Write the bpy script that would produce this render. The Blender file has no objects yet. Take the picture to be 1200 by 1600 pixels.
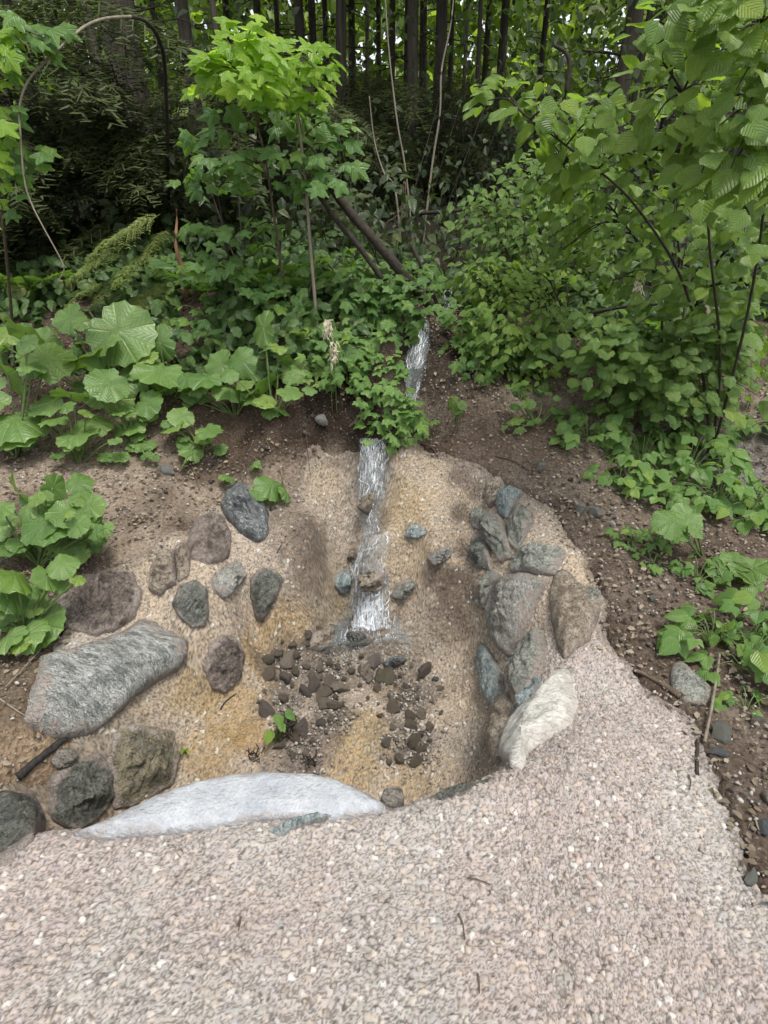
import bpy, bmesh, math, random
import numpy as np
from mathutils import Vector, Matrix

random.seed(7)
rng = np.random.default_rng(7)
SC = bpy.context.scene
COL = SC.collection

# ------------------------------------------------------------------ camera, sky, sun, exposure
FPX, PITCH, CAMH = 900.0, math.radians(24), 1.65        # focal length in pixels of the 1200x1600 photograph
cam = bpy.data.cameras.new('camera')
cam.sensor_fit = 'VERTICAL'; cam.sensor_height = 24.0; cam.sensor_width = 18.0
cam.lens = 24.0 * FPX / 1600.0
cam.clip_start = 0.05; cam.clip_end = 600
cam_o = bpy.data.objects.new('camera', cam); COL.objects.link(cam_o)
cam_o.location = (0, 0, CAMH); cam_o.rotation_euler = (math.pi/2 - PITCH, 0, 0)
SC.camera = cam_o

SUN_EL, SUN_AZ = math.radians(68), math.radians(150)     # azimuth measured from +Y, clockwise seen from above
world = bpy.data.worlds.new('World'); SC.world = world; world.use_nodes = True
wn, wl = world.node_tree.nodes, world.node_tree.links
bg = wn['Background']
sky = wn.new('ShaderNodeTexSky'); sky.sky_type = 'NISHITA'; sky.sun_disc = False
sky.sun_elevation = SUN_EL; sky.sun_rotation = SUN_AZ; sky.dust_density = 3.0; sky.air_density = 1.0
hsv = wn.new('ShaderNodeHueSaturation'); hsv.inputs['Saturation'].default_value = 0.22   # cloud veil: the sky is nearly grey
wl.new(sky.outputs[0], hsv.inputs['Color']); wl.new(hsv.outputs[0], bg.inputs['Color'])
bg.inputs['Strength'].default_value = 0.15
sun = bpy.data.lights.new('sun', 'SUN'); sun.energy = 1.5; sun.angle = math.radians(14); sun.color = (1.0, 0.95, 0.87)
sun_o = bpy.data.objects.new('sun', sun); COL.objects.link(sun_o)
sdir = Vector((math.sin(SUN_AZ)*math.cos(SUN_EL), math.cos(SUN_AZ)*math.cos(SUN_EL), math.sin(SUN_EL)))
sun_o.rotation_euler = (-sdir).to_track_quat('-Z', 'Y').to_euler(); sun_o.location = sdir*40
SC.view_settings.view_transform = 'Standard'; SC.view_settings.look = 'None'
SC.view_settings.gamma = 1.0; SC.view_settings.use_curve_mapping = False
SC.view_settings.exposure = 1.12
try:
    SC.cycles.max_bounces = 8; SC.cycles.transparent_max_bounces = 12; SC.cycles.transmission_bounces = 5
    SC.cycles.diffuse_bounces = 3; SC.cycles.glossy_bounces = 2
except Exception: pass

# ------------------------------------------------------------------ pixels of the photograph -> world rays
CP, SP = math.cos(PITCH), math.sin(PITCH)
def ray(px, py):
    u, v = (px-600)/FPX, (py-800)/FPX
    return Vector((u, CP - v*SP, -SP - v*CP))
def at(px, py, Y=None, z=None):
    d = ray(px, py)
    t = Y/d.y if z is None else (z-CAMH)/d.z
    return Vector((0, 0, CAMH)) + d*t

# ------------------------------------------------------------------ numpy noise
def _h(ix, iy, iz, s):
    n = (ix.astype(np.int64)*374761393 + iy.astype(np.int64)*668265263 + iz.astype(np.int64)*2147483647 + s*974634533) & 0xffffffff
    n = ((n ^ (n >> 13))*1274126177) & 0xffffffff
    n = ((n ^ (n >> 16))*2246822519) & 0xffffffff
    return ((n ^ (n >> 15)) & 0xffffff)/float(0x1000000)
def vnoise(p, s=0):
    i = np.floor(p).astype(np.int64); f = p - i; f = f*f*(3-2*f)
    r = 0
    for dx in (0, 1):
        for dy in (0, 1):
            for dz in (0, 1):
                w = (f[:, 0] if dx else 1-f[:, 0])*(f[:, 1] if dy else 1-f[:, 1])*(f[:, 2] if dz else 1-f[:, 2])
                r = r + w*_h(i[:, 0]+dx, i[:, 1]+dy, i[:, 2]+dz, s)
    return r*2-1
def fbm(p, o=4, s=0):
    r, a = 0, 0.5
    for k in range(o):
        r = r + a*vnoise(p*(2**k) + 13.7*k, s+k); a *= 0.5
    return r
def voro(p, s=0):
    i = np.floor(p).astype(np.int64)
    f1 = np.full(len(p), 9.0); f2 = np.full(len(p), 9.0); idv = np.zeros(len(p))
    for dx in (-1, 0, 1):
        for dy in (-1, 0, 1):
            for dz in (-1, 0, 1):
                c = i + np.array([dx, dy, dz])
                q = np.stack([c[:, k] + 0.1 + 0.8*_h(c[:, 0], c[:, 1], c[:, 2], s+31*k) for k in range(3)], 1)
                d = np.sqrt(((q-p)**2).sum(1)); hid = _h(c[:, 0], c[:, 1], c[:, 2], s+997)
                m = d < f1
                f2 = np.where(m, f1, np.minimum(f2, d)); idv = np.where(m, hid, idv); f1 = np.where(m, d, f1)
    return f1, f2, idv
def sstep(a, b, x):
    t = np.clip((x-a)/(b-a), 0, 1); return t*t*(3-2*t)

# ------------------------------------------------------------------ the lie of the land: control points -> thin plate surface
CTRL = []
def cz(*a):
    for px, py, z in a:
        z = z*1.22 if z < -.1 else z; p = at(px, py, z=z); CTRL.append((p.x, p.y, p.z))
def cw(*a):
    for x, y, z in a: CTRL.append((x, y, z))
cz((0,1600,0),(300,1600,0),(600,1600,0),(900,1600,0),(1200,1600,0),(0,1450,0),(300,1450,0),(600,1450,0),(900,1450,0),(1150,1400,0),
   (60,1370,0),(180,1350,0),(300,1340,0),(430,1330,0),(520,1330,0),(600,1330,0),(700,1310,0),(800,1280,0))
cw((-3,-2,0),(0,-2,0),(3,-2,0),(-3,0,0),(0,0,0),(3,0,0),(-1.6,.6,0),(1.6,.6,0),(-2.6,.9,-.02),(3,1.2,0),(-2,1.0,-.02))
cz((-60,1365,-.02),(0,1345,-.01),(60,1308,0),(120,1308,0),(240,1304,0),(330,1294,0),(430,1280,0),(520,1280,0),(600,1272,0),(670,1252,0),(735,1230,0),(790,1205,0),
   (860,1150,0),(910,1090,.02),(935,1030,.06),(950,960,.11),(925,900,.17),(885,845,.24),(830,790,.33),(760,738,.44))
cz((1000,1100,.01),(1100,1200,0),(1150,1300,0),(1000,1000,.07),(1100,1050,.05),(1180,1200,0),(980,900,.19),(1070,900,.17),(1160,950,.12),(930,800,.32),(1010,800,.3),(1100,800,.3),(1200,800,.3),
   (860,740,.45),(1000,730,.44),(1150,730,.42))
cz((740,1190,-.42),(770,1170,-.34),(760,1100,-.34),(800,1110,-.15),(790,1000,-.15),(850,1000,.0),(740,1000,-.3),(760,900,.0),(830,900,.12),(735,800,.22),(800,790,.3),(725,900,-.1),(720,760,.36))
cz((600,1215,-.5),(450,1210,-.5),(700,1205,-.48),(600,1100,-.45),(500,1100,-.45),(680,1100,-.43),(600,1010,-.40),(500,1000,-.36),(680,1000,-.34),(420,1100,-.42),(350,1180,-.44),(565,975,-.39),
   (570,850,.1),(585,705,.53),(495,700,.54),(660,700,.54),(490,850,.09),(670,850,.1),(450,770,.32),(500,940,-.24),(650,940,-.22))
cz((330,1080,-.32),(310,1150,-.4),(400,1000,-.28),(430,900,-.01),(405,850,.13),(430,800,.24),(300,1000,-.1),(250,930,.06),(340,900,.1),(300,850,.2),(380,800,.27),
   (370,765,.35),(280,830,.27),(190,885,.2),(100,920,.15),(60,1030,.07),(45,1110,0),(170,1060,-.08),(280,1035,-.17),(140,1145,-.17),(60,1135,-.06),
   (270,1155,-.37),(200,1200,-.33),(120,1190,-.22),(40,1200,-.14),(0,1200,-.1),(-50,1220,-.1),(0,1260,-.19),(100,1280,-.36),(270,1225,-.47),(200,1260,-.47),(40,1300,-.28))
# foot of the hidden side of the lip
for px in (160, 240, 330, 430, 520, 600, 680):
    p = at(px, 1300 - (px-120)*.07 if px < 600 else 1268, z=0); cw((p.x, p.y+.30, -.61))
cz((0,1100,.03),(0,1000,.12),(-60,1100,.05),(40,900,.22),(200,820,.3),(100,760,.42),(0,780,.4),(250,740,.46),(340,700,.54),(200,700,.55),(50,690,.57),(425,720,.52))
cz((480,640,.78),(545,645,.74),(620,650,.70),(700,640,.74),(780,650,.69),(860,655,.66),(950,655,.66),(1100,660,.62),(1200,670,.6),(400,650,.72),(300,640,.74),(200,620,.8),(100,600,.82),(0,600,.82))
cz((640,612,.80),(650,525,1.14),(680,490,1.21),(697,458,1.33),(560,560,1.02),(500,545,1.08),(590,610,.86),(760,565,.95),(700,600,.86),(900,560,.98),(1100,560,.97),(300,540,1.08),(100,520,1.12),(725,500,1.2),(610,500,1.3))
cw((-3,6,1.62),(3,6,1.55),(0,6.2,1.55),(.9,6,1.36),(-6,6,1.6),(6,6,1.5),(-3,4,.95),(4,4,.9),(-6,3,.5),(6,3,.4),(-2.6,2.2,.2),(3,2.2,.12),(-6,0,0),(6,0,0))
for y, z in ((10, 2.35), (14, 3.4), (20, 5.0), (30, 7.6), (45, 11.5), (65, 17)):
    for x in (-40, -20, -9, -3, 3, 9, 20, 40): cw((x, y, z + (.15 if abs(x) > 2 and y < 15 else 0)))
cw((-20,0,0),(20,0,0),(-40,0,0),(40,0,0),(-20,-15,0),(0,-15,0),(20,-15,0),(-40,-15,0),(40,-15,0))
C3 = np.array(CTRL)
def _U(r2): return r2*np.log(r2 + 1e-12)*0.5
def _tps():
    P = C3[:, :2]; n = len(P)
    r2 = ((P[:, None]-P[None])**2).sum(2)
    A = np.zeros((n+3, n+3)); A[:n, :n] = _U(r2) + np.eye(n)*0.0015
    A[:n, n] = 1; A[:n, n+1:] = P; A[n, :n] = 1; A[n+1:, :n] = P.T
    return np.linalg.solve(A, np.concatenate([C3[:, 2], [0, 0, 0]]))
TW = _tps()
def tps(x, y):
    out = np.empty(len(x)); P = C3[:, :2]
    for a in range(0, len(x), 40000):
        xs, ys = x[a:a+40000], y[a:a+40000]
        r2 = (xs[:, None]-P[None, :, 0])**2 + (ys[:, None]-P[None, :, 1])**2
        out[a:a+40000] = _U(r2)@TW[:-3] + TW[-3] + TW[-2]*xs + TW[-1]*ys
    return out
class Cache:
    def __init__(s, x0, x1, y0, y1, st):
        s.x0, s.y0, s.st = x0, y0, st
        s.nx, s.ny = int((x1-x0)/st)+1, int((y1-y0)/st)+1
        X, Y = np.meshgrid(x0+np.arange(s.nx)*st, y0+np.arange(s.ny)*st)
        s.g = tps(X.ravel(), Y.ravel()).reshape(s.ny, s.nx)
    def __call__(s, x, y):
        fx = np.clip((x-s.x0)/s.st, 0, s.nx-1.001); fy = np.clip((y-s.y0)/s.st, 0, s.ny-1.001)
        i, j = fx.astype(int), fy.astype(int); u, v = fx-i, fy-j; g = s.g
        return g[j, i]*(1-u)*(1-v)+g[j, i+1]*u*(1-v)+g[j+1, i]*(1-u)*v+g[j+1, i+1]*u*v
NEAR = Cache(-4, 4, -1, 7, .025); FAR = Cache(-60, 60, -30, 75, .4)
def H(x, y):
    x = np.atleast_1d(np.asarray(x, float)); y = np.atleast_1d(np.asarray(y, float))
    m = (x > -4) & (x < 4) & (y > -1) & (y < 7)
    return np.where(m, NEAR(x, y), FAR(x, y))
def h1(x, y): return float(H(x, y)[0])
_TS = np.concatenate([np.arange(.5, 8, .008), np.geomspace(8, 80, 500)])
def hit(px, py):
    d = ray(px, py)
    x, y, z = d.x*_TS, d.y*_TS, CAMH + d.z*_TS
    k = np.nonzero(z < H(x, y))[0]
    if not len(k): return at(px, py, Y=40)
    t1 = _TS[k[0]]; t0 = _TS[max(k[0]-1, 0)]
    for _ in range(8):
        t = (t0+t1)/2; q = d*t
        if CAMH + q.z < h1(q.x, q.y): t1 = t
        else: t0 = t
    q = Vector((0, 0, CAMH)) + d*t1
    return q
def hnormal(x, y, e=.02):
    return Vector((-(h1(x+e, y)-h1(x-e, y))/(2*e), -(h1(x, y+e)-h1(x, y-e))/(2*e), 1)).normalized()
def inpoly(x, y, poly):
    r = np.zeros(len(x), bool); n = len(poly)
    for i in range(n):
        x0, y0 = poly[i]; x1, y1 = poly[(i+1) % n]
        if y0 == y1: continue
        c = ((y0 > y) != (y1 > y)) & (x < (x1-x0)*(y-y0)/(y1-y0)+x0)
        r ^= c
    return r
def project(x, y, z):
    dy, dz = y, z-CAMH
    depth = dy*CP - dz*SP; up = dy*SP + dz*CP
    return 600+FPX*x/depth, 800-FPX*up/depth

# ------------------------------------------------------------------ mesh and object helpers
def mesh_np(name, V, F, uv=None, cols=None, smooth=True, attrs=None):
    me = bpy.data.meshes.new(name)
    V = np.asarray(V, np.float32); 
    if isinstance(F, np.ndarray):
        k = F.shape[1]; nf = len(F)
        me.vertices.add(len(V)); me.vertices.foreach_set('co', V.ravel())
        me.loops.add(nf*k); me.polygons.add(nf)
        me.loops.foreach_set('vertex_index', F.astype(np.int32).ravel())
        me.polygons.foreach_set('loop_start', np.arange(0, nf*k, k, dtype=np.int32))
        me.update(calc_edges=True)
    else:
        me.from_pydata([tuple(v) for v in V], [], F); me.update()
    if smooth: me.polygons.foreach_set('use_smooth', np.ones(len(me.polygons), bool))
    if uv is not None:
        l = me.uv_layers.new(name='UVMap'); vi = np.empty(len(me.loops), np.int32); me.loops.foreach_get('vertex_index', vi)
        l.data.foreach_set('uv', np.asarray(uv, np.float32)[vi].ravel())
    if cols is not None:
        a = me.attributes.new('tint', 'FLOAT_COLOR', 'POINT')
        c = np.ones((len(V), 4), np.float32); c[:, :3] = cols; a.data.foreach_set('color', c.ravel())
    for k, v in (attrs or {}).items():
        a = me.attributes.new(k, 'FLOAT', 'POINT'); a.data.foreach_set('value', np.asarray(v, np.float32))
    return me
def link(name, me, mat=None, parent=None, loc=None):
    o = bpy.data.objects.new(name, me); COL.objects.link(o)
    if mat is not None and me is not None and not me.materials: me.materials.append(mat)
    if parent is not None: o.parent = parent
    if loc is not None: o.location = loc
    return o
def tag(o, label=None, cat=None, group=None, kind=None):
    if label: o['label'] = label
    if cat: o['category'] = cat
    if group: o['group'] = group
    if kind: o['kind'] = kind
    return o
def thing(name, label, cat, loc, group=None):
    o = bpy.data.objects.new(name, None); o.empty_display_size = .05; COL.objects.link(o); o.location = loc
    return tag(o, label, cat, group)
class MB:
    def __init__(s): s.v = []; s.f = []; s.uv = []
    def tube(s, pts, rad, n=7, cap=True, rough=0):
        pts = [Vector(p) for p in pts]; b = len(s.v); m = len(pts)
        up = Vector((0, 0, 1)); L = 0
        for i, p in enumerate(pts):
            t = (pts[min(i+1, m-1)]-pts[max(i-1, 0)]).normalized()
            a = t.cross(up); a = a if a.length > .1 else t.cross(Vector((1, 0, 0))); a.normalize(); c = a.cross(t)
            if i: L += (p-pts[i-1]).length
            r = rad[i] if hasattr(rad, '__len__') else rad
            for k in range(n):
                an = 2*math.pi*k/n; q = r*(1+random.uniform(-rough, rough))
                s.v.append(p + a*math.cos(an)*q + c*math.sin(an)*q); s.uv.append((k/n, L))
        for i in range(m-1):
            for k in range(n):
                s.f.append((b+i*n+k, b+i*n+(k+1) % n, b+(i+1)*n+(k+1) % n, b+(i+1)*n+k))
        if cap: s.f.append(tuple(b+(m-1)*n+k for k in range(n))); s.f.append(tuple(b+n-1-k for k in range(n)))
    def build(s, name, mat, parent=None, org=Vector(), smooth=True):
        me = bpy.data.meshes.new(name); me.from_pydata([tuple(Vector(v)-org) for v in s.v], [], s.f); me.update()
        if smooth: me.polygons.foreach_set('use_smooth', np.ones(len(me.polygons), bool))
        l = me.uv_layers.new(name='UVMap'); vi = np.empty(len(me.loops), np.int32); me.loops.foreach_get('vertex_index', vi)
        l.data.foreach_set('uv', np.asarray(s.uv, np.float32)[vi].ravel())
        return link(name, me, mat, parent)
def spline(pts, n=6):
    pts = [Vector(p) for p in pts]; out = []
    for i in range(len(pts)-1):
        p0, p1, p2, p3 = pts[max(i-1, 0)], pts[i], pts[i+1], pts[min(i+2, len(pts)-1)]
        for k in range(n):
            t = k/n
            out.append(.5*((2*p1)+(p2-p0)*t+(2*p0-5*p1+4*p2-p3)*t*t+(3*p1-p0-3*p2+p3)*t*t*t))
    out.append(pts[-1]); return out

# ------------------------------------------------------------------ materials
class NT:
    def __init__(s, name):
        s.m = bpy.data.materials.new(name); s.m.use_nodes = True; s.t = s.m.node_tree; s.t.nodes.clear()
        s.out = s.n('OutputMaterial')
    def n(s, typ, **kw):
        nd = s.t.nodes.new('ShaderNode'+typ)
        for k, v in kw.items():
            if k in nd.inputs: s.put(nd.inputs[k], v)
            else: setattr(nd, k, v)
        return nd
    def put(s, sock, v):
        if isinstance(v, bpy.types.NodeSocket): s.t.links.new(v, sock)
        else:
            if sock.type == 'RGBA' and len(v) == 3: v = (*v, 1)
            sock.default_value = v
    def math(s, op, a, b=0.0, c=0.0, clamp=False):
        nd = s.n('Math', operation=op); nd.use_clamp = clamp
        for k, v in enumerate((a, b, c)): s.put(nd.inputs[k], v)
        return nd.outputs[0]
    def mix(s, f, a, b, blend='MIX'):
        nd = s.n('Mix', data_type='RGBA', blend_type=blend)
        s.put(nd.inputs[0], f); s.put(nd.inputs[6], a); s.put(nd.inputs[7], b); return nd.outputs[2]
    def noise(s, vec, scale, detail=4, rough=.55, out=0):
        nd = s.n('TexNoise', Scale=scale, Detail=detail, Roughness=rough); s.put(nd.inputs['Vector'], vec); return nd.outputs[out]
    def ramp(s, f, stops):
        nd = s.n('ValToRGB'); el = nd.color_ramp.elements
        while len(el) < len(stops): el.new(.5)
        for e, (p, c) in zip(el, stops): e.position = p; e.color = (*c, 1) if len(c) == 3 else c
        s.put(nd.inputs[0], f); return nd.outputs[0]
    def rng(s, f, a, b, c=0., d=1.):
        nd = s.n('MapRange'); 
        for k, v in zip(range(5), (f, a, b, c, d)): s.put(nd.inputs[k], v)
        return nd.outputs[0]
    def bump(s, h, strength=.4, dist=.01, nrm=None):
        nd = s.n('Bump', Strength=strength, Distance=dist); s.put(nd.inputs['Height'], h)
        if nrm is not None: s.put(nd.inputs['Normal'], nrm)
        return nd.outputs[0]
    def done(s, shader): s.t.links.new(shader, s.out.inputs['Surface']); return s.m
def attr(nt, name, out='Color'): return nt.n('Attribute', attribute_name=name).outputs[out]

def concrete_mat():
    t = NT('shotcrete'); pos = t.n('TexCoord').outputs['Object']
    c = attr(t, 'tint'); wet = attr(t, 'wet', 'Fac')
    n1 = t.noise(pos, 260, 3); n2 = t.noise(pos, 45, 4)
    col = t.mix(t.rng(n2, .35, .7, 0., .4), c, t.mix(1.0, c, (.84, .82, .8), 'MULTIPLY'))
    col = t.mix(t.rng(n1, .56, .7, 0, .55), col, t.mix(1.0, c, (.5, .45, .42), 'MULTIPLY'))
    b = t.n('BsdfPrincipled'); t.put(b.inputs['Base Color'], col)
    t.put(b.inputs['Roughness'], t.rng(wet, 0, 1, .92, .35)); t.put(b.inputs['Specular IOR Level'], t.rng(wet, 0, 1, .25, .55))
    t.put(b.inputs['Normal'], t.bump(t.math('ADD', n1, t.math('MULTIPLY', n2, 1.5)), .55, .004))
    return t.done(b.outputs[0])
def soil_mat():
    t = NT('forest_soil'); pos = t.n('TexCoord').outputs['Object']
    c = attr(t, 'tint')
    n1 = t.noise(pos, 60, 5); n2 = t.noise(pos, 9, 4)
    vo = t.n('TexVoronoi', Scale=95.0); t.put(vo.inputs['Vector'], pos)
    peb = t.math('GREATER_THAN', t.n('SeparateColor').outputs[0], 2)
    sep = t.n('SeparateColor'); t.put(sep.inputs[0], vo.outputs['Color'])
    m = t.math('MULTIPLY', t.math('GREATER_THAN', sep.outputs[0], .8), t.math('LESS_THAN', vo.outputs['Distance'], .38))
    col = t.mix(t.rng(n1, .3, .7), t.mix(1.0, c, (.55, .5, .46), 'MULTIPLY'), t.mix(1.0, c, (1.35, 1.3, 1.25), 'MULTIPLY'))
    col = t.mix(t.rng(n2, .4, .65, 0, .6), col, t.mix(1.0, col, (.6, .56, .5), 'MULTIPLY'))
    col = t.mix(t.math('MULTIPLY', m, .5), col, t.mix(sep.outputs[1], (.16, .14, .12), (.27, .25, .22)))
    b = t.n('BsdfPrincipled', Roughness=.95); b.inputs['Specular IOR Level'].default_value = .15
    t.put(b.inputs['Base Color'], col)
    t.put(b.inputs['Normal'], t.bump(t.math('ADD', t.math('ADD', n1, n2), t.math('MULTIPLY', m, .4)), .9, .02))
    return t.done(b.outputs[0])
CRUST = (.34, .295, .265)
def rock_mat(name, c1, c2, vein=(.5, .5, .48), band=(1, 1, 1), rot=0., scale=14., crust=.6, rough=.75, veinamt=.5, bumpk=.9, speck=.8):
    t = NT(name); tc = t.n('TexCoord'); oi = t.n('ObjectInfo')
    mp = t.n('Mapping', Scale=band); mp.inputs['Rotation'].default_value = (rot*.6, rot*.3, rot); t.put(mp.inputs['Vector'], tc.outputs['Object'])
    off = t.n('VectorMath', operation='ADD'); t.put(off.inputs[0], mp.outputs[0])
    sc = t.n('VectorMath', operation='SCALE'); t.put(sc.inputs[0], (1, 1, 1)); t.put(sc.inputs['Scale'], t.math('MULTIPLY', oi.outputs['Random'], 17.0)); t.put(off.inputs[1], sc.outputs[0])
    p = off.outputs[0]
    n1 = t.noise(p, scale, 6, .62); n2 = t.noise(p, scale*5, 5, .6); n3 = t.noise(tc.outputs['Object'], scale*14, 3, .6)
    col = t.mix(t.rng(n1, .36, .64), c1, c2)
    v = t.math('ABSOLUTE', t.math('SUBTRACT', n1, .5))
    col = t.mix(t.math('MULTIPLY', t.rng(v, .0, .022, 1, 0), veinamt), col, vein)
    rid = t.math('ABSOLUTE', t.math('SUBTRACT', n2, .5)); crk = t.rng(t.math('ABSOLUTE', t.math('SUBTRACT', t.noise(p, scale*1.9, 4, .5), .5)), 0, .018, 1, 0)
    col = t.mix(t.rng(n2, .5, .62, 0, speck), col, t.mix(1.0, col, (.4, .39, .37), 'MULTIPLY'))
    col = t.mix(t.math('MULTIPLY', crk, .5*speck), col, (.05, .043, .035))
    col = t.mix(t.rng(n3, .54, .66, 0, .7*speck), col, t.mix(1.0, col, (1.6, 1.58, 1.5), 'MULTIPLY'))
    col = t.mix(t.rng(n3, .34, .45, .6*speck, 0), col, t.mix(1.0, col, (.5, .48, .46), 'MULTIPLY'))
    col = t.mix(t.rng(oi.outputs['Random'], 0, 1, 0, .55), col, t.mix(1.0, col, (.55, .53, .5), 'MULTIPLY'))
    if crust > 0:
        rim = attr(t, 'rim', 'Fac')
        k = t.math('ADD', rim, t.math('MULTIPLY', t.math('SUBTRACT', t.noise(tc.outputs['Object'], 16, 5), .5), 1.1))
        col = t.mix(t.math('MULTIPLY', t.rng(k, .8, .96), crust), col, t.mix(t.rng(n3, .4, .6), CRUST, (.2, .17, .15)))
    b = t.n('BsdfPrincipled', Roughness=rough); b.inputs['Specular IOR Level'].default_value = .35
    t.put(b.inputs['Base Color'], t.mix(1.0, col, (.82, .81, .79), 'MULTIPLY'))
    hsum = t.math('SUBTRACT', t.math('ADD', t.math('MULTIPLY', n1, 1.8), t.math('ADD', n2, t.math('MULTIPLY', n3, .4))), t.math('MULTIPLY', crk, .5*min(1, speck*1.3)*(speck > .2)))
    t.put(b.inputs['Normal'], t.bump(hsum, bumpk, .012))
    return t.done(b.outputs[0])
def plain_mat(name, c1, c2, scale=20., rough=.85, stretch=(1, 1, 1), bump=.5, uvs=False, spec=.25):
    t = NT(name); tc = t.n('TexCoord')
    mp = t.n('Mapping', Scale=stretch); t.put(mp.inputs['Vector'], tc.outputs['UV' if uvs else 'Object'])
    oi = t.n('ObjectInfo')
    n1 = t.noise(mp.outputs[0], scale, 5, .6); n2 = t.noise(mp.outputs[0], scale*4, 3)
    col = t.mix(t.rng(n1, .33, .67), c1, c2)
    col = t.mix(t.rng(oi.outputs['Random'], 0, 1, 0, .5), col, t.mix(1.0, col, (.6, .58, .56), 'MULTIPLY'))
    b = t.n('BsdfPrincipled', Roughness=rough); b.inputs['Specular IOR Level'].default_value = spec
    t.put(b.inputs['Base Color'], col); t.put(b.inputs['Normal'], t.bump(t.math('ADD', n1, t.math('MULTIPLY', n2, .5)), bump, .01))
    return t.done(b.outputs[0])
def water_mat():
    t = NT('running_water'); uv = t.n('TexCoord').outputs['UV']
    mp = t.n('Mapping', Scale=(11, 3.0, 1)); t.put(mp.inputs['Vector'], uv)
    wob = t.noise(uv, 5, 3, out=1)
    v2 = t.n('VectorMath', operation='MULTIPLY_ADD'); t.put(v2.inputs[0], wob); t.put(v2.inputs[1], (1.6, 1.2, 0)); t.put(v2.inputs[2], mp.outputs[0])
    n1 = t.noise(v2.outputs[0], 1.0, 5, .68)
    foam = attr(t, 'foam', 'Fac'); edge = attr(t, 'edge', 'Fac')
    n2 = t.noise(v2.outputs[0], 1.9, 4, .6); rd = t.rng(t.math('ABSOLUTE', t.math('SUBTRACT', n2, .5)), .0, .075, 1, 0)
    f_ = t.math('MULTIPLY', t.math('SUBTRACT', foam, .5), .6)
    k = t.math('MAXIMUM', t.rng(t.math('ADD', n1, f_), .56, .63), t.math('MULTIPLY', rd, t.math('MULTIPLY', t.rng(t.math('ADD', n1, f_), .44, .52), .85)))
    k = t.math('MULTIPLY', k, t.rng(edge, .25, .5))
    white = t.n('BsdfPrincipled', Roughness=.3); t.put(white.inputs['Base Color'], (.78, .82, .86))
    film = t.n('BsdfPrincipled', Roughness=.05, IOR=1.33); t.put(film.inputs['Base Color'], (.3, .35, .37)); t.put(film.inputs['Alpha'], t.math('MULTIPLY', edge, .26))
    nrm = t.bump(n1, .8, .02); t.put(white.inputs['Normal'], nrm); t.put(film.inputs['Normal'], nrm)
    ms = t.n('MixShader'); t.put(ms.inputs[0], t.math('MULTIPLY', k, .9)); t.put(ms.inputs[1], film.outputs[0]); t.put(ms.inputs[2], white.outputs[0])
    return t.done(ms.outputs[0])
M_CONC = concrete_mat(); M_SOIL = soil_mat()
M_ROCK = {
 'slab': rock_mat('pale_slab_rock', (.2, .22, .22), (.5, .525, .52), (.64, .66, .64), (1.1, 3.4, 1), .55, 11, .85),
 'brown': rock_mat('brown_rock', (.11, .088, .08), (.22, .185, .165), (.34, .3, .26), (1, 1, 1), 0, 16, .9),
 'blue': rock_mat('blue_grey_rock', (.075, .09, .1), (.2, .225, .24), (.5, .52, .52), (1, 3.2, 1), .9, 11, .12, .45, .9),
 'tan': rock_mat('tan_rock', (.25, .21, .165), (.36, .315, .26), (.42, .38, .32), (1, 1, 1), .3, 12, .9),
 'dark': rock_mat('dark_green_grey_rock', (.08, .088, .08), (.17, .178, .16), (.3, .3, .28), (1, 1, 1), 0, 20, .85),
 'green': rock_mat('green_grey_rock', (.18, .19, .17), (.33, .345, .31), (.46, .47, .43), (1, 1.6, 1), .7, 18, .9),
 'pale': rock_mat('pale_grey_rock', (.26, .265, .25), (.46, .46, .43), (.2, .2, .18), (2.2, 1, 1), .3, 15, .85),
 'teal': rock_mat('teal_grey_rock', (.17, .23, .245), (.36, .43, .44), (.55, .58, .57), (2.6, 1, 1), .15, 13, .45),
 'quartz': rock_mat('white_quartz_rock', (.6, .6, .575), (.72, .72, .7), (.6, .56, .42), (1, 1.5, 1), .4, 9, .45, .6, .3, .9, .3),
 'limestone': rock_mat('bluish_white_rock', (.42, .46, .52), (.57, .605, .655), (.42, .42, .4), (1, 1, 1), .1, 9, .5, .85, .12, 1.1, .15),
 'cracked': rock_mat('cracked_tan_rock', (.2, .165, .125), (.42, .365, .3), (.13, .1, .075), (1, 1, 1), 0, 20, .3, .75, .8),
 'olive': rock_mat('ochre_stained_rock', (.115, .112, .085), (.24, .215, .15), (.2, .14, .07), (1, 1, 1), 0, 12, .9),
 'rubble': rock_mat('wet_rubble_rock', (.17, .142, .115), (.32, .27, .215), (.34, .29, .23), (1, 1, 1), 0, 26, 0, .38, .2),
 'loose': rock_mat('loose_grey_rock', (.18, .165, .145), (.32, .3, .27), (.42, .42, .4), (1, 1.5, 1), .5, 20, 0, .8, .2),
}
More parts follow.
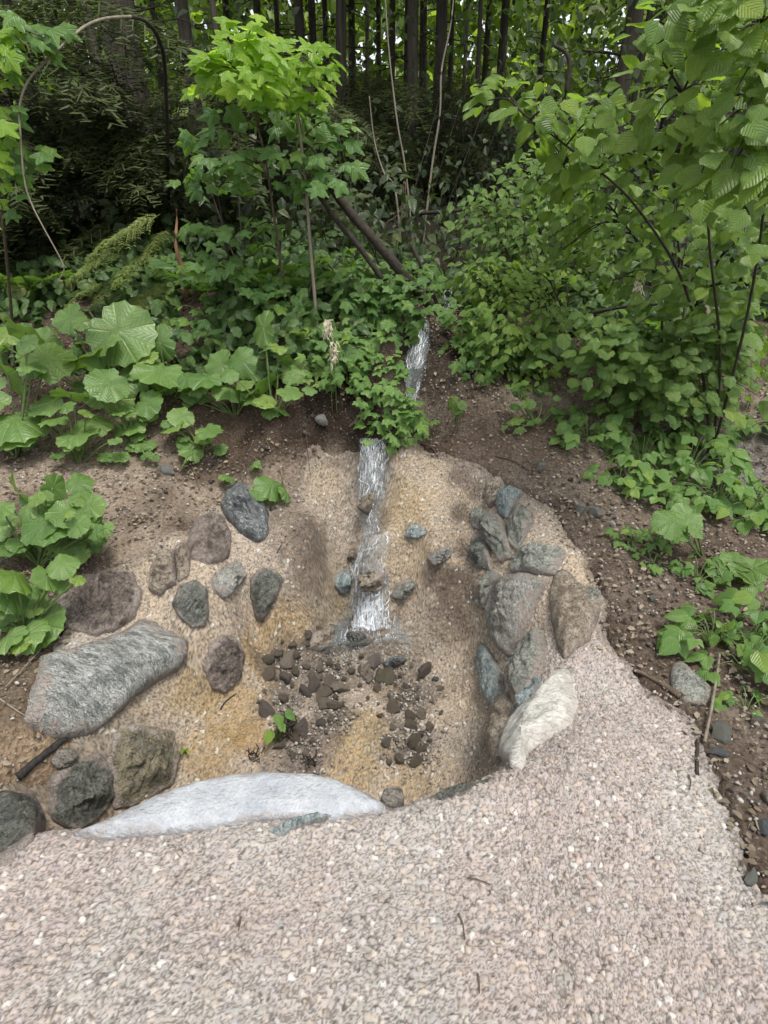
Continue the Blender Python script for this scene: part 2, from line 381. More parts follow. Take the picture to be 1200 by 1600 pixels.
# ------------------------------------------------------------------ concrete outline (where shotcrete ends and soil begins)
CONC_PX = [(955,1005),(950,960),(945,920),(915,870),(885,830),(860,790),(815,765),(775,745),(745,724),(718,716),(690,706),(660,700),(620,702),(580,700),(540,705),(500,697),(480,703),(470,735),(452,785),
           (425,800),(418,765),(395,752),(375,765),(340,778),(300,822),(240,852),(180,882),(110,905),(88,950),(98,1000),(80,1025),(52,1070),(45,1140),(110,1148),(128,1160),(95,1200),(40,1225),(-20,1250)]
CONC = [(-3.2, .95), (-5, .9), (-5, -6), (2.4, -6), (2.2, .3), (1.75, .95)]
CONC += [tuple(hit(*p)[:2]) for p in [(1200,1405),(1180,1362),(1160,1320),(1140,1270),(1124,1220),(1095,1170),(1080,1120),(1040,1090),(985,1045)] + CONC_PX]
def concmask(x, y, wob=1.0):
    p = np.stack([x*9, y*9, np.zeros(len(x))], 1); q = p*4
    wob = wob*(1-.75*sstep(2.9, 3.3, y))
    return inpoly(x + wob*.035*vnoise(p, 3) + wob*.012*vnoise(q, 5), y + wob*.035*vnoise(p, 4) + wob*.012*vnoise(q, 6), CONC)

def stretch(lo, hi, a, b, fine, coarse, g=1.25):
    mid = list(np.arange(a, b+1e-6, fine)); L = []; s = fine; x = a
    while x > lo: s = min(s*g, coarse); x -= s; L.append(x)
    R = []; s = fine; x = mid[-1]
    while x < hi: s = min(s*g, coarse); x += s; R.append(x)
    return np.array(L[::-1]+mid+R)
def grid_faces(nx, ny):
    i = np.arange(nx*ny).reshape(ny, nx)
    return np.stack([i[:-1, :-1].ravel(), i[:-1, 1:].ravel(), i[1:, 1:].ravel(), i[1:, :-1].ravel()], 1)
def stain_shade_points(lst):      # stains and painted shade fixed on the ground: centre point in the world, radius in metres
    out = []
    for px, py, rpx, *c in lst:
        p = hit(px, py); q = hit(px+rpx, py); out.append((p.x, p.y, p.z, max(.02, (q-p).length), *c))
    return out

# ---- soil: one sheet from the road edge to far up the wooded slope
gx = stretch(-120, 120, -3.4, 3.4, .022, 4); gy = stretch(-40, 140, .7, 6.2, .022, 4)
X, Y = [a.ravel() for a in np.meshgrid(gx, gy)]
Zb = H(X, Y)
P3 = np.stack([X, Y, Zb], 1)
cm = concmask(X, Y, 0.0)
near = (np.abs(X) < 5) & (Y > 0) & (Y < 12)
z = Zb + .05*fbm(P3*1.6, 3, 11)*np.clip(Y-3, 0.3, 6)*.5 + .022*fbm(P3*9, 4, 21)
f1, f2, idv = voro(P3*28, 5)
f3, f4, id3 = voro(P3*13+fbm(P3*20, 2, 7)[:, None]*.25, 6)
clod = np.clip(.5-f1, 0, 1)*.03*(idv > .45) + sstep(.0, .3, f4-f3)*(id3-.3)*.035*sstep(.4, .6, Zb)*(Y < 4.6)
z = z + np.where(near, clod, 0)
bank = sstep(.55, .75, Zb)*(1-sstep(1.0, 1.2, Zb))*(np.abs(X) < 1.6)*(Y < 4.3)
z = z + bank*(.07*fbm(P3*5, 3, 33)+.05*np.abs(fbm(P3*11, 3, 34)))
z = np.where(cm, Zb-.06, z)
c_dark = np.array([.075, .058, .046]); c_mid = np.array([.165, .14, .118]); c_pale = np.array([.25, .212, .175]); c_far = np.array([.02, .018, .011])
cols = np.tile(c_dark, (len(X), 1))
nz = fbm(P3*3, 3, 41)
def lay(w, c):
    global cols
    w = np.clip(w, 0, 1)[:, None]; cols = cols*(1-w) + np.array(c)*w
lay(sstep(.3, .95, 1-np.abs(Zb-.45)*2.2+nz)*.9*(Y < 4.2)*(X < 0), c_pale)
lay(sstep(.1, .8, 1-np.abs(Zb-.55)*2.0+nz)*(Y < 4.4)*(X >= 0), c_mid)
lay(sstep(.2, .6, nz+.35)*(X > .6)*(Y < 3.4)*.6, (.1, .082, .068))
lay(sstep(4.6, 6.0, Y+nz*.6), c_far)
SOIL_STAIN_SHADE = stain_shade_points([(440,670,55,(.055,.04,.03)),(400,690,50,(.06,.045,.034)),(345,720,45,(.07,.052,.04)),(500,650,50,(.045,.033,.026)),(540,640,55,(.025,.018,.014)),(560,680,35,(.03,.023,.018)),(640,690,40,(.05,.038,.028)),  # wet and gravel tones of the soil, with the hollow's undercut shade painted in
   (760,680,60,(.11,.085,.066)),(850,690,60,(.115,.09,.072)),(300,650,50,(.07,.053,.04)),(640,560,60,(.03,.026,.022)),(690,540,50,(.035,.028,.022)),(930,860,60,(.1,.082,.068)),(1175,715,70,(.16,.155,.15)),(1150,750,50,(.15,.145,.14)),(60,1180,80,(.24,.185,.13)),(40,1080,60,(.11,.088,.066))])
for x0, y0, z0, r, c in SOIL_STAIN_SHADE:
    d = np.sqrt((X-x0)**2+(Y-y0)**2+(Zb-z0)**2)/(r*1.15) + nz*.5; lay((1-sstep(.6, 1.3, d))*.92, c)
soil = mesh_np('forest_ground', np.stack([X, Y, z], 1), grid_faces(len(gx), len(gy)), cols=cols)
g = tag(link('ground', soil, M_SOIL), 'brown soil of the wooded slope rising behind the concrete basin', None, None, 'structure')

# ---- shotcrete: apron, lip and lined basin in one sprayed skin
gx = stretch(-5.2, 2.6, -1.75, 1.75, .0046, .12, 1.12); gx = np.concatenate([gx[gx < .36], np.arange(.36, .86, .003), gx[gx > .86]]); gy = stretch(-6.2, 1.7, .68, 1.7, .0037, .12, 1.12); gy = np.concatenate([gy[gy < 1.7], np.arange(1.7, 2.75, .0056), np.arange(2.75, 3.55, .0031), np.arange(3.55, 3.78, .0056)])
NX, NY = len(gx), len(gy)
X, Y = [a.ravel() for a in np.meshgrid(gx, gy)]
Zb = H(X, Y); cm = concmask(X, Y)
cmg = cm.reshape(NY, NX); dil = cmg.copy()
dil[1:] |= cmg[:-1]; dil[:-1] |= cmg[1:]; dil[:, 1:] |= cmg[:, :-1]; dil[:, :-1] |= cmg[:, 1:]
dd = dil.ravel()
F = grid_faces(NX, NY); F = F[cm[F].any(1)]
use = np.zeros(len(X), bool); use[F.ravel()] = True
idx = np.full(len(X), -1); idx[use] = np.arange(use.sum()); F = idx[F]
X, Y, Zb, cm = X[use], Y[use], Zb[use], cm[use]
e = .012
GX = (H(X+e, Y)-H(X-e, Y))/(2*e); GY = (H(X, Y+e)-H(X, Y-e))/(2*e)
N = np.stack([-GX, -GY, np.ones(len(X))], 1); N /= np.linalg.norm(N, axis=1)[:, None]
P3 = np.stack([X, Y, Zb], 1)
fine = (Y > .6) & (np.abs(X) < 1.9)
warp = np.stack([fbm(P3*30, 2, 51), fbm(P3*30, 2, 52), fbm(P3*30, 2, 53)], 1)
a1, a2, aid = voro((P3 + warp*.003)*58, 61)
b1, b2, bid = voro((P3 + warp*.0015)*112, 62)
gapA = a2-a1; gapB = b2-b1
flat = sstep(-.2, .3, Zb)
amp = np.where(fine, 1.0, 0.0)
bigm = sstep(.45, .6, aid)
disp = amp*(bigm*(.4*sstep(0, .2, gapA)+.6*np.clip(1-1.5*a1*a1, 0, 1)*sstep(0, .15, gapA))*(.0022+.0055*(aid-.4)/.6) + (.4*sstep(0, .25, gapB)+.6*np.clip(1-1.5*b1*b1, 0, 1))*(.0012+.0034*bid))
disp += .018*fbm(P3*4.5, 3, 71) + .007*fbm(P3*17, 3, 72)
apron = sstep(-.12, -.02, Zb)*(1-sstep(1.9, 2.6, Y))
disp -= .012*fbm(P3*4.5, 3, 71)*apron
# colour: cement with pale and dark aggregate, ochre and wet stains in the basin
base = np.tile(np.array([.41, .362, .334]), (len(X), 1))
lowf = fbm(P3*1.7, 3, 81); mid = fbm(P3*7, 3, 82)
def lay(w, c):
    global base
    w = np.clip(w, 0, 1)[:, None]; base = base*(1-w) + np.array(c)*w
lay(sstep(.05, .4, lowf)*.55, (.42, .41, .38))
lay(sstep(.1, .4, -lowf)*.3, (.455, .395, .36))
inb = 1-apron
lay(inb*.85, (.41, .345, .268)); lay(inb*sstep(-.15, .3, lowf+.25*mid)*.4, (.41, .325, .22))
wet = np.zeros(len(X))
STAINS = stain_shade_points([   # px, py, radius px, colour, strength, wetness
 (440,985,55,(.34,.235,.105),.75,.3),(420,1040,60,(.34,.235,.11),.7,.3),(380,1110,60,(.35,.245,.115),.75,.3),(330,1170,55,(.33,.23,.1),.6,.2),(300,1075,45,(.34,.25,.12),.6,.1),
 (405,1160,35,(.33,.21,.085),.6,.4),(350,1220,50,(.3,.21,.1),.5,.3),(560,1130,40,(.36,.27,.14),.7,.3),(550,1190,50,(.36,.25,.1),.6,.4),(640,1215,45,(.33,.24,.12),.5,.3),
 (630,790,45,(.38,.29,.16),.6,.1),(640,870,45,(.4,.31,.2),.6,.2),(510,760,40,(.38,.31,.21),.5,.1),(560,940,50,(.38,.31,.2),.7,.8),
 (478,850,32,(.13,.1,.078),.8,.2),(470,910,36,(.2,.16,.12),.6,.2),(468,810,26,(.15,.115,.09),.7,.2),
 (718,800,22,(.115,.085,.066),.75,0),(722,860,24,(.13,.1,.078),.75,0),(715,925,34,(.125,.095,.073),.85,0),(690,900,34,(.12,.09,.07),.75,0),(705,975,36,(.15,.118,.09),.65,0),(712,750,24,(.14,.108,.082),.75,0),(740,770,20,(.17,.13,.1),.6,0),
 (455,1040,55,(.125,.1,.08),.8,.5),(520,1050,55,(.12,.1,.08),.75,.6),(610,1045,60,(.125,.1,.078),.7,.6),(450,1100,50,(.12,.095,.075),.8,.5),(520,1115,48,(.11,.09,.07),.85,.6),(650,1090,50,(.11,.09,.072),.9,.6),(620,1150,45,(.115,.092,.07),.85,.6),(480,1170,50,(.12,.09,.07),.8,.5),(655,1170,34,(.11,.09,.07),.8,.5),(440,1190,40,(.14,.105,.08),.6,.4),
 (575,1005,75,(.2,.165,.12),.8,1.0),(640,1010,45,(.26,.21,.15),.6,.9),(600,1080,30,(.3,.24,.15),.4,.8),(585,1150,36,(.36,.27,.14),.5,.9),(575,850,40,(.24,.2,.15),.5,.7),(580,760,36,(.16,.14,.11),.6,.9),(500,1010,40,(.15,.12,.09),.7,.5),
 (190,1180,70,(.2,.175,.13),.6,.1),(60,1190,50,(.24,.185,.13),.7,.1),(160,1280,40,(.15,.12,.09),.6,.2),(730,1150,40,(.3,.27,.235),.6,0),(760,1200,26,(.2,.18,.15),.5,0),
 (700,1060,40,(.38,.32,.25),.5,0)])
for x0, y0, z0, r, c, s, w in STAINS:
    d = np.sqrt((X-x0)**2+(Y-y0)**2+(Zb-z0)**2)/r + mid*.75
    k = (1-sstep(.45, 1.25, d)); lay(k*s, c); wet = np.maximum(wet, k*w)
hue = _h(np.floor(aid*1e6).astype(np.int64), np.floor(aid*7e5).astype(np.int64), np.zeros(len(aid), np.int64), 3)
tone = np.where((bigm > .5)[:, None], np.stack([.96+.1*hue, .97+.03*hue, 1.02-.1*hue], 1), np.ones((len(aid), 3))); base = base*tone
lum = np.where(bigm > .5, .8+.3*_h(np.floor(aid*1e6).astype(np.int64), np.zeros(len(aid), np.int64), np.zeros(len(aid), np.int64), 8), .8+.26*bid)
crack = np.where(bigm > .5, sstep(0, .16, gapA), sstep(0, .2, gapB))
base = base*lum[:, None]*.83; dirt = base*.15+np.array([.03, .024, .019])*.85; kc = (crack*.8+.2)[:, None]; base = base*kc+dirt*(1-kc)  # dirt tone darkens pebble gaps in the colour, standing in for crevice shade
sp = (aid > .965) & (gapA > .12); base[sp] = base[sp]*.4 + np.array([.5, .5, .47])*.6*np.where(wet[sp] > .3, .4, 1)[:, None]
sp = (aid > .62) & (aid < .68) & (gapA > .1); base[sp] = base[sp]*.5+np.array([.23, .245, .22])*.5
sp = (bid > .95); base[sp] *= .45
soft = np.zeros(len(X))
for k in range(8):
    soft += concmask(X+.05*math.cos(k*.785), Y+.05*math.sin(k*.785))/8
rimw = np.clip((1-soft)*1.5+mid*.6, 0, 1)*(soft < .999)
base = base*(1-rimw[:, None]*.8)+np.array([.1, .08, .065])*lum[:, None]*rimw[:, None]*.8
off = np.where(cm, .014*np.clip(soft*1.6-.5, 0, 1)-.004, -.06)
V = P3 + N*(disp+off)[:, None]
conc = mesh_np('shotcrete', V, F, cols=base, attrs={'wet': wet})
CONCRETE = tag(link('pavement', conc, M_CONC), 'pebbly pinkish grey sprayed concrete apron and lined basin', None, None, 'structure')

# ------------------------------------------------------------------ stones
def resample(pts, n):
    pts = [Vector(p) for p in pts]; m = len(pts)
    L = [0]
    for i in range(m): L.append(L[-1]+(pts[(i+1) % m]-pts[i]).length)
    out = []
    for k in range(n):
        s = L[-1]*k/n; i = max(j for j in range(m) if L[j] <= s)
        f = (s-L[i])/max(1e-6, L[i+1]-L[i]); out.append(pts[i].lerp(pts[(i+1) % m], f))
    return out
def stone_mesh(name, W, height, seed, n=56, rings=14, power=4.5, facet=.9, sink=.07, smooth=False, tiltn=None):
    """W: outline points in the world on the surface the stone is bedded in"""
    W = resample(W, n); c = sum(W, Vector())/n
    A = np.array([list(w-c) for w in W]); _, _, vt = np.linalg.svd(A); nrm = Vector(vt[2])
    if nrm.dot(Vector((0, -1, 1.2))) < 0: nrm = -nrm
    size = max((w-c).length for w in W)
    vs, rim, F = [], [], []
    for j in range(rings+2):
        r = j/rings
        for k in range(n):
            if j <= rings:
                p = c.lerp(W[k], r); hgt = height*(1-r**power)**.6 if r < 1 else 0
                vs.append(p + nrm*(hgt+.004)); rim.append(r)
            else:
                vs.append(c.lerp(W[k], 1.0) - nrm*sink); rim.append(1.0)
    for j in range(rings+1):
        for k in range(n):
            F.append((j*n+k, j*n+(k+1) % n, (j+1)*n+(k+1) % n, (j+1)*n+k))
    V = np.array([list(v-c) for v in vs]); rim = np.array(rim)
    q = V/size
    s = seed*3.7
    v1, v2, vid = voro(q*2.6+s, seed)
    d = facet*(vid-.5)*.5*sstep(0, .12, v2-v1) + .22*fbm(q*3+s, 4, seed) + .14*fbm(q*10+s, 3, seed+1)
    pr = random.Random(seed*13+5); e1 = (W[0]-c); e1 = (e1-nrm*e1.dot(nrm)).normalized(); e2 = nrm.cross(e1)
    lx, ly = q@np.array(e1), q@np.array(e2); cut = np.full(len(q), .3)
    for _k in range(7):
        an = pr.uniform(0, 6.28); cut = np.minimum(cut, pr.uniform(.05, .6)+pr.uniform(.4, 1.7)*(lx*math.cos(an)+ly*math.sin(an)))
    an = pr.uniform(0, 6.28); lay_ = (lx*math.cos(an)+ly*math.sin(an)+.15*fbm(q*4+s, 2, seed+3))*5; stp = np.floor(lay_)+sstep(.7, 1, lay_-np.floor(lay_))
    d = d + facet*1.3*np.clip(cut, -.75, .3) + facet*.16*(stp-lay_)*2
    w = np.clip(1.02-rim**3, 0, 1)
    w[n*(rings+1):] = 0
    hb = height*np.clip(1-rim**power, 0, 1)**.6
    V = V + np.array(nrm)[None]*(np.maximum(d*height*1.1*w, .3*height*w-hb))[:, None]
    side = np.clip(rim-.6, 0, .4)*(rim < 1.01)
    jit = fbm(q*7+s+5, 3, seed+9)
    V = V*(1 + .09*jit*side/.4)[:, None]
    me = mesh_np(name, V, np.array(F), attrs={'rim': rim}, smooth=smooth)
    return me, c
_sd = [0]
def stone(px, height, mat, label, name='boulder', cat='boulder', group=None, lift=0, **kw):
    _sd[0] += 1; gr = 1.13 if group == GR else 1.08; height *= 1.35
    mx, my = sum(p[0] for p in px)/len(px), sum(p[1] for p in px)/len(px)
    px = [(mx+(x-mx)*gr, my+(y-my)*gr) for x, y in px]
    W = [hit(*p) for p in px]; W = [w+hnormal(w.x, w.y)*.022 for w in W]
    if lift: W = [w+Vector((0, 0, lift)) for w in W]
    me, c = stone_mesh(name, W, height, _sd[0], **kw)
    o = link(name, me, M_ROCK[mat], None, c)
    return tag(o, label, cat, group)
GL, GR = 'stones set in the left wall of the basin', 'stones set in the right wall of the basin'
stone([(347,795),(360,768),(384,760),(400,782),(416,802),(419,836),(402,846),(376,832),(356,812)], .07, 'blue', 'angular blue grey stone with white veins at the top of the left wall', 'boulder', 'boulder', GL, facet=1.1)
stone([(292,850),(303,822),(325,808),(348,815),(358,845),(352,872),(325,882),(300,874)], .05, 'brown', 'rounded rough brown grey stone just below the veined blue grey stone', 'boulder', 'boulder', GL)
stone([(234,922),(238,888),(256,864),(272,866),(276,890),(277,912),(250,930)], .055, 'tan', 'tan block of a split stone, the larger half left of the crack', 'boulder', 'boulder', GL, power=4)
stone([(274,862),(288,853),(298,873),(296,900),(281,910),(279,888)], .05, 'tan', 'narrow tan half of the split stone right of the crack', 'boulder', 'boulder', GL, power=4, n=30)
stone([(95,945),(110,915),(150,903),(200,900),(217,925),(208,962),(180,982),(145,996),(110,985),(97,968)], .085, 'brown', 'large dark brown jagged boulder beside the butterbur at the left', 'boulder', 'boulder', GL, facet=1.2, power=3.5)
stone([(328,905),(350,886),(368,880),(381,900),(372,912),(345,936),(335,926)], .045, 'pale', 'small pale angular stone between the brown stone and the dark round one', 'boulder', 'boulder', GL, facet=1, n=32)
stone([(274,945),(285,918),(305,910),(320,922),(322,955),(316,977),(300,979),(284,965)], .045, 'dark', 'round dark green grey stone above the big pale slab', 'boulder', 'boulder', GL, facet=.9)
stone([(52,1115),(64,1060),(76,1030),(110,1022),(150,1010),(196,990),(215,976),(235,980),(255,988),(281,1000),(287,1022),(275,1045),(236,1066),(202,1090),(178,1112),(140,1140),(86,1146)], .06, 'slab', 'biggest pale grey slab at the left of the basin, long and slanting', 'boulder', 'boulder', GL, power=5, facet=.5, n=64, rings=16)
stone([(318,1045),(326,1010),(342,994),(362,1000),(376,1025),(370,1058),(350,1080),(330,1070)], .035, 'brown', 'grey brown stone low in the left wall above the ochre streaks', 'boulder', 'boulder', GL)
stone([(392,905),(404,892),(428,890),(440,905),(430,935),(410,968),(398,960),(391,930)], .04, 'dark', 'narrow layered grey stone near the left of the waterfall', 'boulder', 'boulder', GL, facet=.8, n=32)
stone([(75,1272),(82,1215),(110,1192),(150,1180),(168,1200),(170,1240),(150,1270),(118,1296),(90,1292)], .05, 'dark', 'dark green grey stone at the lower left behind the white lip stone', 'boulder', 'boulder', GL)
stone([(166,1192),(180,1150),(205,1138),(262,1148),(273,1185),(262,1225),(210,1252),(175,1258),(172,1230)], .045, 'olive', 'ochre stained olive stone low in the left wall near the lip', 'boulder', 'boulder', GL, power=3.5)
stone([(-45,1290),(-20,1255),(10,1246),(45,1250),(62,1285),(52,1320),(20,1345),(-20,1370),(-50,1350)], .05, 'dark', 'dark grey stone cut by the left edge beside the concrete lip', 'boulder', 'boulder', GL)
stone([(80,1190),(90,1172),(108,1170),(116,1182),(104,1194),(86,1198)], .03, 'loose', 'small grey stone beside the charred stick', 'stone', 'stone', None, n=24, rings=6)
# right wall
stone([(758,775),(764,752),(780,748),(788,762),(778,785),(765,792)], .045, 'tan', 'rounded tan stone at the very top of the right wall', 'boulder', 'boulder', GR, n=30)
stone([(776,785),(782,768),(800,764),(816,772),(806,790),(797,812),(786,806)], .04, 'teal', 'bluish pale stone at the top of the right wall', 'boulder', 'boulder', GR, n=32, facet=.9)
stone([(735,815),(738,798),(752,794),(762,806),(758,828),(742,826)], .035, 'green', 'small grey green stone at the inner edge of the right wall', 'boulder', 'boulder', GR, n=26, rings=7)
stone([(757,815),(768,806),(785,812),(800,850),(800,870),(785,876),(768,850)], .05, 'green', 'long grey green stone slanting below the bluish one', 'boulder', 'boulder', GR)
stone([(800,820),(814,797),(830,800),(832,822),(822,842),(812,862),(800,850)], .05, 'green', 'grey stone with a dark gap on its right side near the bluish one', 'boulder', 'boulder', GR, facet=.8)
stone([(736,860),(742,838),(760,840),(768,868),(770,890),(752,888),(738,878)], .04, 'dark', 'dark grey stone beside the brown soil streak', 'boulder', 'boulder', GR, n=30)
stone([(803,885),(815,866),(840,858),(872,862),(880,872),(866,900),(838,898),(806,896)], .06, 'green', 'broad grey green stone with brown underside in the right wall', 'boulder', 'boulder', GR, power=4)
stone([(770,965),(776,930),(800,906),(830,904),(853,916),(838,945),(830,972),(818,1000),(800,1021),(780,1000)], .075, 'pale', 'biggest pale grey boulder in the middle of the right wall', 'boulder', 'boulder', GR, power=3.5, facet=.6)
stone([(753,930),(762,900),(776,892),(784,905),(772,925),(766,950),(756,948)], .04, 'green', 'thin grey stone tucked left of the biggest pale boulder', 'boulder', 'boulder', GR, n=28)
stone([(864,930),(872,905),(888,902),(900,918),(928,935),(932,962),(918,1000),(885,1027),(876,1010),(868,970)], .035, 'cracked', 'tan stone laced with brown cracks on the outer right rim', 'boulder', 'boulder', GR, facet=1.4, power=4)
stone([(910,935),(920,922),(936,930),(938,946),(922,952)], .02, 'green', 'little grey green stone on the rim beside the cracked tan one', 'stone', 'stone', GR, n=22, rings=6)
stone([(755,1040),(757,1010),(768,1020),(784,1050),(790,1075),(782,1108),(770,1098),(762,1065)], .035, 'teal', 'blue grey upright stone low in the right wall', 'boulder', 'boulder', GR, facet=.8)
stone([(808,1075),(815,1035),(838,1000),(850,990),(856,1020),(846,1055),(836,1075),(820,1092)], .055, 'green', 'grey green leaf shaped stone above the white quartz', 'boulder', 'boulder', GR, facet=.7)
stone([(816,1115),(826,1090),(842,1062),(848,1072),(838,1105),(822,1130),(814,1128)], .035, 'teal', 'teal sliver of stone between the grey green stone and the white quartz', 'boulder', 'boulder', GR, n=28)
stone([(798,1190),(802,1165),(822,1130),(845,1110),(862,1085),(884,1060),(890,1090),(895,1110),(885,1138),(855,1160),(830,1178),(822,1202),(808,1200)], .045, 'quartz', 'white quartz stone at the foot of the right wall', 'boulder', 'boulder', GR, facet=.6, power=6, n=52, rings=12)
stone([(776,1150),(782,1100),(796,1090),(808,1110),(808,1140),(795,1180),(782,1195),(776,1180)], .03, 'tan', 'tan crusted stone just left of the white quartz', 'boulder', 'boulder', GR, n=30)
# waterfall and basin floor stones
stone([(568,912),(570,893),(584,888),(598,894),(600,914),(588,922),(574,921)], .1, 'tan', 'round wet tan stone splitting the waterfall', 'stone', 'stone', None, n=30)
stone([(519,915),(524,896),(540,889),(548,905),(544,924),(528,926)], .035, 'teal', 'wet teal stone left of the waterfall foot', 'stone', 'stone', None, n=26)
stone([(610,930),(618,912),(640,903),(650,908),(640,926),(622,936)], .04, 'green', 'flat grey stone right of the waterfall foot', 'stone', 'stone', None, n=26)
stone([(671,872),(680,858),(697,854),(703,864),(690,876),(676,882)], .045, 'pale', 'flat pale stone lodged in the brown soil streak of the back wall', 'stone', 'stone', None, n=26)
stone([(634,838),(642,820),(660,822),(668,834),(652,842)], .02, 'teal', 'small teal stone flush in the back wall right of the waterfall', 'stone', 'stone', None, n=24)
stone([(572,795),(574,778),(586,770),(592,780),(584,800),(576,803)], .08, 'rubble', 'dark wet stone in the upper part of the waterfall', 'stone', 'stone', None, n=24)
stone([(543,872),(548,856),(560,858),(562,874),(552,880)], .035, 'rubble', 'small dark stone just left of the waterfall bend', 'stone', 'stone', None, n=22)
stone([(480,1010),(486,990),(506,980),(520,990),(516,1008),(496,1018)], .045, 'tan', 'flat tan stone left of the splash pool', 'stone', 'stone', None, n=28)
stone([(520,985),(526,968),(542,966),(549,974),(538,992),(524,994)], .05, 'rubble', 'dark purplish stone touching the splash pool', 'stone', 'stone', None, n=26)
stone([(546,1000),(552,988),(572,985),(584,996),(574,1006),(556,1010)], .05, 'dark', 'dark wet stone standing in the splash pool', 'stone', 'stone', None, n=26)
stone([(598,1035),(610,1026),(632,1024),(636,1034),(618,1042),(600,1043)], .05, 'blue', 'dark bluish flat stone below the splash pool', 'stone', 'stone', None, n=26)
stone([(560,1052),(564,1040),(580,1042),(582,1058),(570,1066)], .04, 'tan', 'pale pointed stone in the middle of the rubble', 'stone', 'stone', None, n=24)
# lip
stone([(120,1304),(170,1280),(240,1246),(300,1226),(360,1213),(420,1209),(480,1213),(530,1222),(575,1240),(596,1258),(603,1270),(590,1276),(520,1283),(440,1280),(380,1284),(330,1297),(240,1306),(160,1309)], .035, 'limestone', 'long bluish white curved stone forming the lip of the basin', 'boulder', 'boulder', None, power=7, facet=.12, n=90, rings=14, lift=.0) if False else None
def lip_stone():
    top = [(122,1303),(170,1279),(240,1245),(300,1226),(360,1213),(420,1208),(480,1212),(530,1221),(575,1239),(598,1257)]
    front = [(604,1272),(520,1284),(440,1284),(380,1289),(330,1299),(240,1309),(160,1311)]
    W = [at(px, py, z=.03) for px, py in top] + [at(px, py, z=.012) for px, py in front]
    me, c = stone_mesh('boulder', W, .032, 77, n=110, rings=18, power=6, facet=.2, sink=.28)
    return tag(link('boulder', me, M_ROCK['limestone'], None, c), 'long bluish white curved stone forming the lip of the basin', 'boulder')
lip_stone()
def flat_stone(px, z, h, mat, label, **kw):
    _sd[0] += 1
    me, c = stone_mesh('stone', [at(x, y, z=z) for x, y in px], h, _sd[0], **kw)
    return tag(link('stone', me, M_ROCK[mat], None, c), label, 'stone')
flat_stone([(594,1250),(600,1236),(615,1229),(628,1234),(632,1250),(622,1261),(604,1262)], -.03, .03, 'loose', 'round grey stone wedged at the right end of the white lip stone', n=30, sink=.2)
flat_stone([(418,1300),(450,1282),(490,1272),(522,1268),(520,1278),(480,1288),(440,1306)], .025, .012, 'teal', 'thin greenish stone flush in the concrete below the white lip stone', n=36)
flat_stone([(668,1250),(690,1238),(720,1232),(745,1224),(772,1214),(770,1222),(730,1242),(690,1254)], .025, .02, 'dark', 'dark green jagged stone along the right part of the lip', n=36, facet=1.2, sink=.12)
# ------------------------------------------------------------------ water
M_WATER = water_mat()
def cascade(label, rows, nrow=60, nc=22, lift=.036, strands=50, foamf=lambda t: .5, thick=.0):
    """rows: (left px, right px, py) down the fall; the film follows the rock with a ragged thickness, ropes of water stand off it"""
    R = [(hit(a, y), hit(b, y)) for a, b, y in rows]
    L = spline([r[0] for r in R], 10); RR = spline([r[1] for r in R], 10)
    m = len(L); V, uv, fo, ed = [], [], [], []
    PXR = spline([(a, b, y) for a, b, y in rows], 10)
    grid = [[hit(q.x+(q.y-q.x)*k/(nc-1), q.z) for k in range(nc)] for q in PXR]
    for i in range(m):
        t = i/(m-1)
        for k in range(nc):
            u = k/(nc-1); p = grid[i][k]
            n = hnormal(p.x, p.y); n = (n+Vector((0, -.6, 0))).normalized()
            a_ = np.array([list(p)]); V.append(p + n*(lift*(.75+.25*math.sin(math.pi*u)) + max(0, .018*fbm(a_*4.5, 3, 71)[0]+.007*fbm(a_*17, 3, 72)[0]))); w = (RR[i]-L[i]).length
            uv.append(((u-.5)*w*10, t*m*.06)); fo.append(foamf(t)-.25*abs(2*u-1)**2-(.3*math.exp(-((u-.62)/.22)**2) if .5 < t < .8 else 0)); ed.append(1.5*(1-abs(2*u-1)**2.2)*min(1, 9*(1-t)+.3))
    V = np.array([list(v) for v in V]); uvn = np.array(uv)
    q = np.stack([uvn[:, 0]*1.4, uvn[:, 1]*1.0, np.zeros(len(V))], 1)
    V[:, 1] -= .026*np.clip(fbm(q*3, 4, 9)+.2, 0, 1); V[:, 2] += .016*fbm(q*4, 3, 19)
    F = grid_faces(nc, m); ed = np.clip(np.array(ed)+.95*fbm(np.stack([uvn[:, 0]*7, uvn[:, 1]*1.6, np.zeros(len(V))+lift], 1), 3, 29), 0, 1)
    c = V.mean(0)
    o = link('stream', mesh_np('stream', V-c, F, uv=uvn, attrs={'foam': fo, 'edge': ed}), M_WATER, None, Vector(c))
    tag(o, label, None, None, 'structure')
    mb = MB()
    for s in range(strands):
        u = random.random(); i0 = random.randint(0, m-8); ln = random.randint(5, 14); pts, rr = [], []
        for i in range(i0, min(m, i0+ln)):
            u = min(.98, max(.02, u+random.uniform(-.06, .06)))
            p = grid[i][int(u*(nc-1))]; n = (hnormal(p.x, p.y)+Vector((0, -.7, .1))).normalized()
            pts.append(p + n*(lift+random.uniform(-.003, .012))); f = (i-i0)/ln
            rr.append(.0005+.0028*math.sin(math.pi*min(1, f+.05))*random.uniform(.6, 1.2))
        if len(pts) > 2: mb.tube(pts, rr, 5)
    ob = mb.build('foam', M_FOAM, o, Vector(c)); ob['kind'] = 'stuff'
    return o
t = NT('white_foam'); b_ = t.n('BsdfPrincipled', Roughness=.25); t.put(b_.inputs['Base Color'], (.82, .85, .88)); b_.inputs['Alpha'].default_value = .55; M_FOAM = t.done(b_.outputs[0])
